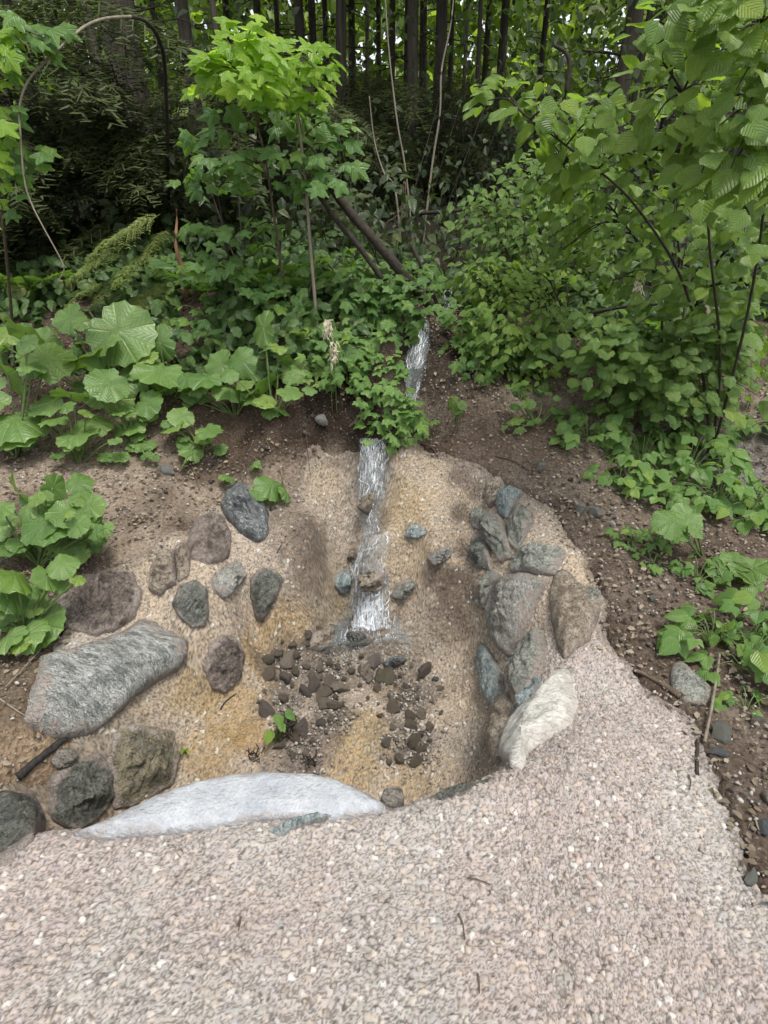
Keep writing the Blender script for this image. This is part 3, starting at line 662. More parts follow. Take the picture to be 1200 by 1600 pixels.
cascade('white stream pouring down the concrete back wall into the basin',
        [(562,606,684),(558,612,712),(554,614,740),(556,610,765),(558,602,790),(562,602,812),(568,606,832),(560,606,850),(550,602,872),(544,606,898),(540,609,925),(536,608,950),(532,610,978)], foamf=lambda t: .5+.1*math.sin(11*t+.6)+2.4*max(0, t-.86), strands=26)
cascade('narrow white stream falling over dark rock among the bushes', [(650,668,505),(642,672,530),(632,670,560),(628,662,590),(630,656,618),(636,652,640)], foamf=lambda t: .5, strands=10)
cascade('small white stream at the top of the gully behind the branches', [(694,706,452),(688,706,466),(684,704,482),(680,698,498)], foamf=lambda t: .55, strands=6)
UP_ = Vector((0, 0, 1))
def pool():
    pts = [(505,978),(535,962),(605,960),(640,980),(668,1010),(625,1030),(575,1022),(530,1036),(490,1026),(478,1000)]
    W = [hit(*p) for p in pts]; c = sum(W, Vector())/len(W); z = c.z+.012
    n = 40; W = resample(W, n); V, uv, fo, ed, F = [], [], [], [], []
    for j in range(13):
        for k in range(n):
            p = c.lerp(W[k], j/12); q = max(h1(p.x, p.y)+.046, z+.012) if j < 12 else h1(p.x, p.y)+.0
            V.append((p.x-c.x, p.y-c.y, q-c.z)); uv.append((p.x*9, p.y*3)); d = (p-hit(572, 972)).length; fo.append(max(.0, 1.15-d*4.2)); ed.append(1.6*(1-(j/12)**2))
    for j in range(12):
        for k in range(n): F.append((j*n+k, j*n+(k+1) % n, (j+1)*n+(k+1) % n, (j+1)*n+k))
    V = np.array(V); V[:, 2] += .006*fbm(V*30, 3, 3)
    o = link('water', mesh_np('water', V, np.array(F), uv=uv, attrs={'foam': fo, 'edge': np.clip(ed, 0, 1)}), M_WATER, None, c)
    sp = MB(); b0 = hit(570, 972)
    for k in range(170):
        a = random.gauss(0, .09); q = Vector((b0.x+a, b0.y-abs(random.gauss(0, .05)), 0)); q.z = h1(q.x, q.y)+.03+abs(random.gauss(0, .03)); r_ = random.uniform(.0012, .0036)
        sp.tube([q-UP_*r_, q, q+UP_*r_], [r_*.5, r_, r_*.5], 5)
    f_ = sp.build('foam', M_FOAM, o, c); f_['kind'] = 'stuff'
    tag(o, 'shallow splash pool with white foam at the foot of the waterfall', None, None, 'structure')
pool()
# ------------------------------------------------------------------ leaves
def leaf_mat(name, c1, c2, trans=(.16, .3, .03), tmix=.32, vein='feather', rough=.4, spec=.5, veinw=.5, vary=1.0, bump=.45):
    t = NT(name); uv = t.n('TexCoord').outputs['UV']; oi = t.n('ObjectInfo'); ge = t.n('NewGeometry')
    sx = t.n('SeparateXYZ'); t.put(sx.inputs[0], uv); u, v = sx.outputs[0], sx.outputs[1]
    r = t.math('FRACT', t.math('ADD', t.math('MULTIPLY', oi.outputs['Random'], 7.31), ge.outputs['Random Per Island']))
    r2 = t.math('FRACT', t.math('MULTIPLY', r, 5.77))
    col = t.mix(r, c1, c2)
    col = t.mix(t.math('MULTIPLY', t.rng(r2, .72, 1.0), .55*vary), col, t.mix(1.0, col, (1.7, 1.35, .8), 'MULTIPLY'))
    if vein == 'palm':      # veins fan out from the stalk: u = angle, v = radius
        k = t.math('ABSOLUTE', t.math('SUBTRACT', t.math('FRACT', t.math('MULTIPLY', u, 9.0)), .5))
        vm = t.rng(k, .0, .10, 1, 0)
        vv = t.math('SUBTRACT', t.math('MULTIPLY', v, 6.0), t.math('MULTIPLY', k, 3.0)); k2 = t.math('ABSOLUTE', t.math('SUBTRACT', t.math('FRACT', vv), .5))
        vm = t.math('MAXIMUM', vm, t.rng(k2, 0, .09, .5, 0)); h = t.math('ADD', t.math('MULTIPLY', t.rng(k, 0, .5), .6), t.math('MULTIPLY', k2, .8))
    else:
        a = t.math('ABSOLUTE', u)
        k = t.math('ABSOLUTE', t.math('SUBTRACT', t.math('FRACT', t.math('SUBTRACT', t.math('MULTIPLY', v, 7.0), t.math('MULTIPLY', a, 3.5))), .5))
        vm = t.math('MAXIMUM', t.rng(k, .0, .12, .7, 0), t.rng(a, .0, .05, 1, 0))
        h = t.rng(k, 0, .5, 1, -1)
    col = t.mix(t.math('MULTIPLY', vm, veinw), col, t.mix(1.0, col, (1.9, 1.6, 1.7), 'MULTIPLY'))
    n1 = t.noise(uv, 6, 3)
    col = t.mix(t.rng(n1, .4, .7, 0, .6), col, t.mix(1.0, col, (.55, .64, .55), 'MULTIPLY'))
    n5 = t.noise(t.n('TexCoord').outputs['Object'], 3.1, 4); col = t.mix(t.math('MULTIPLY', t.rng(n5, .6, .72), .5), col, (.2, .2, .05))
    b = t.n('BsdfPrincipled', Roughness=rough); b.inputs['Specular IOR Level'].default_value = spec
    t.put(b.inputs['Base Color'], col); t.put(b.inputs['Normal'], t.bump(t.math('SUBTRACT', h, t.math('MULTIPLY', vm, 1.5)), bump, .006))
    tr = t.n('BsdfTranslucent'); t.put(tr.inputs['Color'], t.mix(.5, trans, t.mix(1.0, col, (2.4, 2.6, 1.2), 'MULTIPLY')))
    ms = t.n('MixShader'); ms.inputs[0].default_value = tmix; t.put(ms.inputs[1], b.outputs[0]); t.put(ms.inputs[2], tr.outputs[0])
    return t.done(ms.outputs[0])
LM = {
 'butterbur': leaf_mat('butterbur_leaf', (.075, .15, .035), (.13, .215, .06), (.24, .4, .05), .3, 'palm', .42, .5, .5),
 'maple': leaf_mat('maple_leaf', (.065, .14, .036), (.11, .2, .05), (.26, .44, .04), .38),
 'bright': leaf_mat('sunny_maple_leaf', (.16, .28, .035), (.23, .36, .05), (.5, .68, .06), .5),  # maple leaf with sunlight put into a lighter colour; also colours a yellow seedling
 'hazel': leaf_mat('hazel_leaf', (.095, .168, .033), (.155, .24, .05), (.3, .47, .04), .4),
 'small': leaf_mat('shrub_leaf', (.08, .15, .037), (.14, .22, .055), (.27, .43, .04), .38),
 'herb': leaf_mat('herb_leaf', (.085, .175, .04), (.14, .235, .06), (.26, .44, .05), .32),
 'dark': leaf_mat('shade_leaf', (.018, .036, .011), (.04, .066, .02), (.08, .13, .018), .22),  # forest shade put into the colour: a darker leaf for undergrowth and underwood
 'cover': leaf_mat('ground_cover_leaf', (.04, .085, .024), (.08, .14, .038), (.16, .28, .03), .3),
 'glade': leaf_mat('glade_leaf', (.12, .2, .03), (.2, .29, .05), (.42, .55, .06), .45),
 'needle': leaf_mat('spruce_needle', (.02, .032, .011), (.042, .06, .02), (.06, .085, .016), .1, rough=.5, spec=.3),
 'needle_light': leaf_mat('young_spruce_needle', (.07, .11, .028), (.11, .15, .04), (.14, .2, .03), .15, rough=.5, spec=.3),
 'dead': leaf_mat('dead_leaf', (.1, .076, .056), (.32, .265, .205), (.12, .08, .05), .06, rough=.85, spec=.1, veinw=.1, vary=0),
}
M_BARK = plain_mat('spruce_bark', (.026, .023, .017), (.09, .078, .06), 5, .95, (3, 1, .35), .9, False)
M_BARKP = plain_mat('pale_bark', (.14, .12, .09), (.24, .21, .165), 30, .8, (1, 1, .2), .4)
M_TWIG = plain_mat('brown_twig', (.06, .042, .03), (.13, .1, .07), 40, .85)
M_DARKTWIG = plain_mat('dark_twig', (.022, .018, .014), (.05, .042, .034), 40, .9)
M_RED = plain_mat('red_brown_wood', (.13, .065, .035), (.24, .135, .075), 30, .8, (1, 1, .15))
M_STALK = plain_mat('green_stalk', (.07, .12, .035), (.14, .19, .07), 30, .5)
M_CHAR = plain_mat('charred_wood', (.012, .011, .011), (.04, .037, .035), 60, .8)
M_CREAM = plain_mat('cream_flower', (.55, .5, .36), (.72, .68, .52), 60, .8)

def _geo(outline_fn, nr, na, zf, notch=False):
    """polar leaf: na spokes, nr rings from the stalk at the origin; uv = (angle share, radius share)"""
    V, UV, F = [(0, 0, zf(0, 0))], [(0, 0)], []
    for j in range(1, nr+1):
        for k in range(na):
            a = -math.pi + 2*math.pi*k/(na-1) if notch else 2*math.pi*k/na
            R = outline_fn(a); r = R*j/nr
            x, y = math.sin(a)*r, math.cos(a)*r
            V.append((x, y, zf(a, j/nr)*R)); UV.append((a/(2*math.pi), j/nr))
    m = na-1 if notch else na
    for k in range(m): F.append((0, 1+(k+1) % na, 1+k))
    for j in range(nr-1):
        for k in range(m):
            a, b = 1+j*na+k, 1+j*na+(k+1) % na; F.append((a, b, b+na, a+na))
    return np.array(V, float), np.array(UV, float), F
def kidney(s):
    R = random.Random(s); ph = [R.uniform(0, 6.28) for _ in range(4)]; cup = R.uniform(-.18, .2); fold = R.uniform(.05, .5)
    def out(a):
        n = abs(a)/math.pi
        r = .52*(1+.10*math.cos(a)) * (1 - (0 if n < .8 else .35*((n-.8)/.2)**2))
        return r*(1+.022*math.cos(5*a+ph[0])+.03*math.cos(9*a+ph[1])+.035*(1 if int((a+4)*5.9) % 2 else -1))
    def zf(a, r): return cup*r*r + .10*r*r*math.sin(3*a+ph[2]) + .07*r**3*math.sin(8*a+ph[3]) - fold*.5*r*abs(math.sin(a)) + fold*.15*r - .10*r**3
    return _geo(out, 4, 37, zf, True)
def palmate(s, lobes=5, deep=.5):
    R = random.Random(s); droop = R.uniform(.1, .35); tw = R.uniform(-.15, .15)
    angs = np.linspace(-2.25, 2.25, lobes); lens = 1-.38*np.abs(np.linspace(-1, 1, lobes))**1.6
    def out(a):
        a = (a+math.pi) % (2*math.pi)-math.pi; best = .2
        for c, l in zip(angs, lens):
            d = abs(a-c)/(2.25/(lobes-1)*2/2)
            best = max(best, l*(1-deep*min(1, d)**.8))
        return .78*best*(1+.05*math.cos(26*a))
    def zf(a, r): return -droop*r*r*(.5+.5*math.cos(a)) + tw*r*math.sin(a) + .06*r*math.cos(5*a) - .12*r**3
    V, UV, F = _geo(out, 2, 34, zf); V[:, 1] += .16
    UV = np.stack([V[:, 0]*1.6, V[:, 1]], 1); return V, UV, F
def ovate(s, wid=.36, n=7, tip=.35):
    R = random.Random(s); dr = R.uniform(.1, .45); fold = R.uniform(.1, .45); tw = R.uniform(-.3, .3)
    V, UV, F = [], [], []
    for i in range(n+1):
        t = i/n; w = wid*math.sin(math.pi*min(1, t**(.72)))**.85*(1-.15*t) if 0 < i < n else .012
        w *= 1+.07*(i % 2)
        for sx in (-1, -.5, 0, .5, 1):
            V.append((sx*w, t, -dr*t*t + fold*abs(sx)*w - .25*abs(sx)**3*w + tw*sx*w*t + .03*math.sin(9*t+sx*2))); UV.append((sx*w*2.4, t))
    for i in range(n):
        for k in range(4): F.append((i*5+k, i*5+k+1, i*5+k+6, i*5+k+5))
    return np.array(V), np.array(UV), F
def join(lst):
    V, UV, F, o = [], [], [], 0
    for v, u, f in lst: V.append(v); UV.append(u); F += [tuple(i+o for i in q) for q in f]; o += len(v)
    return np.concatenate(V), np.concatenate(UV), F
def trifol(s):
    R = random.Random(s); L = []
    for a, sc, y in ((0, .62, .34), (1.15, .5, .26), (-1.15, .5, .26)):
        v, u, f = ovate(s*3+int(a*10), .4, 6); v = v*sc; c, q = math.cos(a+R.uniform(-.1, .1)), math.sin(a)
        L.append((np.stack([v[:, 0]*c+v[:, 1]*q, -v[:, 0]*q+v[:, 1]*c+y*.8, v[:, 2]-.05*abs(a)], 1), u, f))
    return join(L)
def pinnate(s, n=9, taper=1.0):
    L = []
    for i in range(n):
        y = .12+.86*i/n; sc = .36*math.sin(math.pi*(.18+.8*i/n))*taper
        for sd in (-1, 1):
            v, u, f = ovate(s+i, .17, 3); v = v*sc; a = sd*1.25; c, q = math.cos(a), math.sin(a)
            L.append((np.stack([v[:, 0]*c+v[:, 1]*q, -v[:, 0]*q+v[:, 1]*c+y, v[:, 2]-.35*y*y], 1), u, f))
    return join(L)
def simple(s, wid=.3):
    R = random.Random(s); d = R.uniform(.05, .3); f = R.uniform(0, .15)
    V = np.array([(0, 0, 0), (wid, .35, f), (wid*.75, .7, f-d*.5), (0, 1, -d), (-wid*.75, .7, f-d*.5), (-wid, .35, f), (0, .5, -d*.2)], float)
    return V, np.stack([V[:, 0]*2.4, V[:, 1]], 1), [(0, 1, 6), (1, 2, 6), (2, 3, 6), (3, 4, 6), (4, 5, 6), (5, 0, 6)]
def spray(s, n=11, L=1.0, nd=9):
    """a flat drooping spruce spray: needles as slim blades on side twigs"""
    R = random.Random(s); V, UV, F = [], [], []
    def blade(p, d, nn, w):
        b = len(V); c = d.cross(nn).normalized()*w
        for q in (p-c, p+c, p+d+c*.4, p+d-c*.4): V.append(tuple(q)); UV.append((0, .5))
        F.append((b, b+1, b+2, b+3))
    for i in range(n):
        y = .08+.9*i/n; ax = Vector((0, y, -.28*y*y)); l = .36*(1-y*.72)*R.uniform(.75, 1.1)
        for sd in (-1, 1, 0) if i == n-1 else (-1, 1):
            d = Vector((sd*.8, .62 if sd else 1, R.uniform(-.45, .0))).normalized()
            for k in range(nd):
                t = k/nd; p = ax+d*l*t+Vector((0, 0, -.10*t*t))
                for s2 in (-1, 1):
                    q = (d*.75+d.cross(Vector((0, 0, 1)))*s2*.75+Vector((0, 0, R.uniform(-.15, .35)))).normalized()*.062
                    blade(p, q, Vector((R.uniform(-.5, .5), R.uniform(-.5, .5), 1)), .0075)
            blade(ax, d*l, Vector((0, 0, 1)), .006)
    blade(Vector((0, 0, 0)), Vector((0, .5, -.07)), Vector((0, 0, 1)), .008); blade(Vector((0, .48, -.065)), Vector((0, .5, -.2)), Vector((0, 0, 1)), .006)
    return np.array(V), np.array(UV), F
SHAPE = {'kidney': [kidney(i) for i in range(7)], 'palm5': [palmate(i, 5, .5) for i in range(6)], 'palm3': [palmate(20+i, 3, .42) for i in range(6)],
         'ovate': [ovate(i) for i in range(6)], 'round': [ovate(40+i, .44) for i in range(6)], 'trifol': [trifol(i) for i in range(6)], 'fern': [pinnate(i) for i in range(4)],
         'simple': [simple(i) for i in range(6)], 'spray': [spray(i) for i in range(4)], 'finespray': [spray(9+i, 14, 1, 11) for i in range(3)]}
_lm = {}
def leaf_mesh(kind, mat, i):
    k = (kind, mat, i)
    if k not in _lm:
        v, u, f = SHAPE[kind][i]; me = mesh_np('%s_leaf' % mat, v, f, uv=u); me.materials.append(LM[mat]); _lm[k] = me
    return _lm[k]
UP = Vector((0, 0, 1))
def basis(tip, nrm):
    y = Vector(tip).normalized(); z = Vector(nrm); z = z - y*z.dot(y)
    if z.length < 1e-3: z = y.orthogonal()
    z.normalize(); x = y.cross(z); return x, y, z
def put_leaf(parent, org, kind, mat, pos, size, tip, nrm, name='leaf'):
    o = bpy.data.objects.new(name, leaf_mesh(kind, mat, random.randrange(len(SHAPE[kind])))); COL.objects.link(o)
    o.parent = parent; x, y, z = basis(tip, nrm); p = Vector(pos)-org; s = size
    o.matrix_basis = Matrix(((x.x*s, y.x*s, z.x*s, p.x), (x.y*s, y.y*s, z.y*s, p.y), (x.z*s, y.z*s, z.z*s, p.z), (0, 0, 0, 1)))
    return o
def leaf_mass(kind, items):
    """items: (pos, size, tip, nrm) -> numpy V, F, uv of all of them"""
    P = np.array([tuple(i[0]) for i in items]); S = np.array([i[1] for i in items]); T = np.array([tuple(i[2]) for i in items]); Nn = np.array([tuple(i[3]) for i in items])
    y = T/np.linalg.norm(T, axis=1)[:, None]; z = Nn-y*(Nn*y).sum(1)[:, None]; z /= np.maximum(np.linalg.norm(z, axis=1), 1e-6)[:, None]; x = np.cross(y, z)
    Rm = np.stack([x, y, z], 1)*S[:, None, None]; n = len(P); nv = len(SHAPE[kind]); which = rng.integers(0, nv, n); V, U, F, o = [], [], [], 0
    for q in range(nv):
        m = which == q; v, u, f = SHAPE[kind][q]; k = int(m.sum())
        if not k: continue
        tri = np.array([t for g in f for t in ((g,) if len(g) == 3 else ((g[0], g[1], g[2]), (g[0], g[2], g[3])))])
        V.append((np.einsum('vi,nij->nvj', v, Rm[m])+P[m][:, None]).reshape(-1, 3)); U.append(np.tile(u, (k, 1)))
        F.append((tri[None]+(np.arange(k)*len(v))[:, None, None]).reshape(-1, 3)+o); o += k*len(v)
    return np.concatenate(V), np.concatenate(U), np.concatenate(F)
def rv(s=1.0): return Vector((random.uniform(-s, s), random.uniform(-s, s), random.uniform(-s, s)))
CAMV = Vector((0, 0, CAMH))
def facing(p, up=.75, cam_=.55, r=.45):
    return (UP*up + (CAMV-Vector(p)).normalized()*cam_ + rv(r)).normalized()

# ------------------------------------------------------------------ plant builders
def ground_point(px, py=None, Y=None):
    if Y is None: return hit(px, py)
    q = at(px, py or 500, Y=Y); return Vector((q.x, Y, h1(q.x, Y)))
def butterbur(base, label, leaves, mat='butterbur', kind='kidney', group='butterbur plants on the bank', cat='plant', name='butterbur'):
    B = hit(*base); t = thing(name, label, cat, B, group); mb = MB()
    if kind == 'kidney' and len(leaves) > 3:      # younger leaves lower in the clump
        leaves = leaves+[(lf[0]+random.uniform(-30, 30), lf[1]+random.uniform(8, 34), lf[2]*random.uniform(.4, .65)) for lf in leaves for _ in (0, 1) if random.random() < .8]
    for lf in leaves:
        px, py, w = lf[:3]; dy = lf[3] if len(lf) > 3 else random.uniform(-.12, .06)
        Y = B.y+dy
        for _ in range(40):
            p = at(px, py, Y=Y)
            if p.z > h1(p.x, p.y)+.06: break
            Y -= .03
        size = w/FPX*((p-CAMV).length)*random.uniform(.68, .86)
        out = Vector((p.x-B.x, p.y-B.y, 0)); out = out.normalized() if out.length > .02 else Vector((random.uniform(-1, 1), -1, 0)).normalized()
        tip = (out*.8+Vector((random.uniform(-.6, .6), -.45, -.3+random.uniform(-.25, .2)))).normalized(); nrm = (UP*.85+Vector((0, -.4, 0))+rv(.55)).normalized()
        put_leaf(t, B, kind, mat, p, size, tip, nrm)
        mid = B.lerp(p, .55)+Vector((0, 0, .02))+out*.02
        mb.tube(spline([B+rv(.012)*Vector((1, 1, 0)).length*.5-Vector((0, 0, .02)), mid, p], 4), [.0055]*4+[.004]*5, 5)
    mb.build('stem', M_STALK, t, B); return t
def herb(base, label, kind, mat, n, r, h, size, group, name='weed', cat='plant', lean=(0, -.4), Y=None, hmin=.15):
    B = hit(*base) if Y is None else ground_point(base[0], base[1], Y)
    t = thing(name, label, cat, B, group); mb = MB(); stems = []
    for k in range(n):
        a = random.uniform(0, 6.283); q = math.sqrt(random.random())*r
        x, y = B.x+math.cos(a)*q, B.y+math.sin(a)*q*.8
        z = max(h1(x, y)+.02, B.z)+h*random.uniform(hmin, 1)*(1-.5*q/r)
        p = Vector((x, y, z)); out = Vector((math.cos(a)+lean[0], math.sin(a)+lean[1], -.25+random.uniform(-.3, .15))).normalized()
        put_leaf(t, B, kind, mat, p, size*random.uniform(.65, 1.15), out, facing(p)); stems.append(p)
    for p in stems: mb.tube(spline([B-UP*.02, B.lerp(p, .5)+UP*h*.2, p], 3), .0022, 4)
    mb.build('stem', M_STALK, t, B); return t
def shrub(name, label, cat, base, stems, targets, kind, mat, size, n_per, group=None, hub=None, wood=None, bright=None, spread=.16, droop=.25, cap=300, stem_r=.011, foliage_name='foliage', shape_up=.75, flat=.6):
    """stems: polylines of world points; targets: world points where leafy branch ends hang; leaves past the nearest `cap` become one foliage part"""
    B = Vector(base); t = thing(name, label, cat, B, group); wood = wood or M_TWIG; L = []
    allp = []
    for st in stems:
        s = spline(st, 6); n = len(s); mb = MB(); mb.tube(s, [stem_r*(1-.65*i/n) for i in range(n)], 7, rough=.08); mb.build('stem', wood, t, B); allp += s[n//5:]
    br = MB()
    for T in targets:
        T = Vector(T); cand = min(allp, key=lambda p: (p-T).length+max(0, (p.z-T.z))*.6)
        mid = cand.lerp(T, .5)+Vector((0, 0, (T-cand).length*.16))
        path = spline([cand, mid, T], 6); n = len(path); br.tube(path, [.005*(1-.75*i/n)+.0008 for i in range(n)], 4)
        dirn = (T-mid).normalized()
        for k in range(n_per):
            f = random.uniform(.35, 1.0)**.8; i = min(n-1, int(f*n)); o3 = rv(spread); o3.z *= flat; p = path[i] + o3
            side = 1 if k % 2 else -1
            lat = dirn.cross(UP).normalized()*side
            tip = (dirn*.5+lat*random.uniform(.2, .9)+Vector((0, -.25, -droop))+rv(.3)).normalized()
            if p.z < h1(p.x, p.y)+.03: p.z = h1(p.x, p.y)+random.uniform(.03, .12)
            L.append((p, size*random.uniform(.6, 1.15), tip, facing(p, shape_up)))
    if br.v: br.build('branch', wood, t, B)['kind'] = 'stuff'
    L.sort(key=lambda l: -l[1]/(l[0]-CAMV).length)
    for p, s, tip, nr in L[:cap]:
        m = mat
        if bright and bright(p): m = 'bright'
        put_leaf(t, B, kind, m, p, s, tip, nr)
    if len(L) > cap:
        V, U, F = leaf_mass(kind if kind in ('simple', 'palm3') else 'simple', [(p, s, a, b) for p, s, a, b in L[cap:]])
        o = link(foliage_name, mesh_np(foliage_name, V-np.array(B), F, uv=U), LM[mat], t); o['kind'] = 'stuff'
    return t
def region(poly, n, yf, seed=0, tries=4000, mind=0):
    R = random.Random(seed); xs = [p[0] for p in poly]; ys = [p[1] for p in poly]; out = []
    for _ in range(tries):
        if len(out) >= n: break
        x, y = R.uniform(min(xs), max(xs)), R.uniform(min(ys), max(ys))
        if not inpoly(np.array([x]), np.array([y]), poly)[0]: continue
        if mind and any((x-a)**2+(y-b)**2 < mind*mind for a, b, _ in out): continue
        Y = yf(x, y, R); p = at(x, y, Y=Y); k = 0
        while p.z < h1(p.x, p.y)+.05 and k < 60: Y -= .05; p = at(x, y, Y=Y); k += 1
        out.append((x, y, p))
    return [p for _, _, p in out]

# ------------------------------------------------------------------ the forest: spruce trunks with dead branches and high crowns
def trunk_xy(px, Y, py=120):
    return at(px, py, Y=Y).x
def spruce(px, wpx, Y, label, group='dark trunks of the forest behind the basin', lean=0.0, py=120, height=17, crown0=5.2, ncrown=260, mat=None, name='spruce_tree', dead=9):
    x = trunk_xy(px, Y, py); B = Vector((x, Y, h1(x, Y)-.1)); r = wpx/FPX*(Y/1.22)/2
    t = thing(name, label, 'tree', B, group); mb = MB(); pts, rr = [], []
    for i in range(11):
        f = i/10; z = height*f**1.3
        pts.append(B+Vector((lean*z+.02*math.sin(3*f*3+px), .01*math.cos(px+4*f), z))); rr.append(r*(1.35-.33*min(1, z/.5) if z < .5 else 1.02-.85*f))
    mb.tube(pts, rr, 12, rough=.06); mb.build('trunk', mat or M_BARK, t, B)
    db = MB()
    for k in range(dead):
        z = random.uniform(.6, 4.5); a = random.uniform(0, 6.283); l = random.uniform(.3, 1.1)
        p = B+Vector((lean*z, 0, z)); d = Vector((math.cos(a), math.sin(a), random.uniform(-.25, .15)))
        db.tube([p, p+d*l*.6+UP*.03, p+d*l-UP*.1*l], [.012, .007, .002], 4)
    if dead: db.build('branch', M_DARKTWIG, t, B)['kind'] = 'stuff'
    if ncrown and Y < 16:
        items = []
        for k in range(ncrown):
            f = random.random()**.8; z = crown0+(height-crown0)*f; R = (height-z)*.2+.5; a = random.uniform(0, 6.283); q = R*math.sqrt(random.random())
            p = B+Vector((lean*z+math.cos(a)*q, math.sin(a)*q, z)); items.append((p, random.uniform(.7, 1.5), Vector((math.cos(a), math.sin(a), -.35)), UP+rv(.3)))
        V, U, F = leaf_mass('simple', items); o = link('crown', mesh_np('crown', V-np.array(B), F, uv=U), LM['needle'], t); o['kind'] = 'stuff'
    return t
TR = [(205,60,7.6,-.02,'thick dark trunk at the upper left behind the arching bare twig'),(302,24,9.5,-.03,'dark trunk left of the sunny maple leaves at the top'),(150,16,10.5,0,'thin dark trunk just left of the thick dark one'),
 (40,22,11,0,'dark trunk at the far upper left behind hanging foliage'),(100,14,13,0,'slim dark trunk between the far left trunk and the thick one'),(412,13,14,0,'thin trunk right behind the sunny maple leaves'),
 (473,17,12,0,'straight trunk above the right end of the sunny maple leaves'),(493,13,14.5,0,'dark trunk standing close right of the one above the maple leaves'),(512,9,17,0,'thin far trunk left of the pair at the top centre'),
 (532,19,11,0,'dark mid trunk of the pair left of the top centre'),(547,12,16,0,'thinner trunk touching the right side of a dark mid trunk'),(594,9,18,0,'thin greenish trunk at the top centre'),
 (612,11,15,0,'slim dark trunk against the bright leaves at the top centre'),(634,9,19,0,'thin trunk close left of the strongest central trunk'),(646,20,10.5,0,'strongest dark trunk at the top centre'),
 (662,13,15,0,'grey trunk tucked right of the strongest central trunk'),(685,21,12,.0,'dark brown trunk second right of the top centre'),(703,8,15.5,0,'thin black trunk right of the dark brown one'),
 (757,10,17,0,'thin trunk alone between the central trunks and the hazel'),(783,15,15,0,'dark trunk half covered by the upper hazel twigs'),(966,28,8.8,.03,'brown trunk with peeling bark rising out of the hazel at the right'),
 (988,11,9.2,.06,'thin leaning trunk crossing right of the brown trunk with peeling bark'),(1045,12,12,.04,'slim trunk behind the upper right hazel leaves'),(572,8,21,0,'very thin far trunk left of the greenish one'),(437,9,19,0,'very thin far trunk among the maple leaves'),
 (360,12,16,0,'thin trunk in the dark left of the maple sapling'),(250,10,15,0,'thin trunk in the bright gap right of the thick dark one'),(725,7,20,0,'thread thin far trunk right of the central group'),(845,10,16,0,'far trunk behind the upper right twigs')]
for px, w, Y, ln, lab in TR:
    spruce(px, w, Y, lab, lean=ln+random.uniform(-.018, .018), dead=26 if Y < 13 else 14)
R = random.Random(5)
for k in range(12):        # more of the wood, further up the slope and to both sides
    Y = R.uniform(17, 34); x = R.uniform(-20, 20); px = 600+FPX*x/(Y*1.22)
    if k < 10: Y = R.uniform(7, 14); x = R.choice([-1, 1])*R.uniform(6, 12); px = 600+FPX*x/(Y*1.22)
    spruce(px, R.uniform(7, 12)*20/Y, Y, 'slim far trunk deep in the wood', group='slim far trunks deep in the wood', dead=3, ncrown=110 if Y < 18 else 0)

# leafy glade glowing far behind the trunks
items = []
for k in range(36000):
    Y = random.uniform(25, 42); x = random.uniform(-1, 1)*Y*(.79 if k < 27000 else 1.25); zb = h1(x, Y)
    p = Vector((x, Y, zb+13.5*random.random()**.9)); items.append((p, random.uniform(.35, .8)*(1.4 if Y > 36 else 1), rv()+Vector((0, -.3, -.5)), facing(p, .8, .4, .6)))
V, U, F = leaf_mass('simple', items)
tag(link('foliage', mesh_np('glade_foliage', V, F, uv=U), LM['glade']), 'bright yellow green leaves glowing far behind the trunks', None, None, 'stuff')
# dim underwood between the trunks
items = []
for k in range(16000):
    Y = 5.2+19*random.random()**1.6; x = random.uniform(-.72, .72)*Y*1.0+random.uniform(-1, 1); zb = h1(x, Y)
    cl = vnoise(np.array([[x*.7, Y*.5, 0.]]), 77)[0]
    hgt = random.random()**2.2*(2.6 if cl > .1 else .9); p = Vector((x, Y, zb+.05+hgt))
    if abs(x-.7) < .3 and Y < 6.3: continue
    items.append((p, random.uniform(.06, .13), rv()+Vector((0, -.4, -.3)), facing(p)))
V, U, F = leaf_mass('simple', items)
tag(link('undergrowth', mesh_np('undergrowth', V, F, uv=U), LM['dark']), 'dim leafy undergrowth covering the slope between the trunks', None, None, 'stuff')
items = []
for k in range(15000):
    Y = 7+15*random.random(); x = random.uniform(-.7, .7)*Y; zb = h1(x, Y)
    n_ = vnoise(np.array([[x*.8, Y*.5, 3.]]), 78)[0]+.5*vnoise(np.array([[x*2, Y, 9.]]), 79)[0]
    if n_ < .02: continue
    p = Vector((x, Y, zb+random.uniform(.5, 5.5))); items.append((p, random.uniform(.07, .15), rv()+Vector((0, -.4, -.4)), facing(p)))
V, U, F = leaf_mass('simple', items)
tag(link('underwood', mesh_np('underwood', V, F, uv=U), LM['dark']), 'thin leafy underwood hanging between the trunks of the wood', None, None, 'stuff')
items = []
for k in range(9000):
    Y = 11+12*random.random(); x = random.uniform(-.72, .72)*Y; zb = h1(x, Y)
    if vnoise(np.array([[x*.9, Y*.6, 5.]]), 83)[0] < .0: continue
    p = Vector((x, Y, zb+random.uniform(1.2, 6.5))); items.append((p, random.uniform(.09, .2), rv()+Vector((0, -.4, -.4)), facing(p)))
V, U, F = leaf_mass('simple', items)
tag(link('underwood', mesh_np('underwood', V, F, uv=U), LM['hazel']), 'lighter leafy twigs hanging across the far trunks', None, None, 'stuff')
items = []
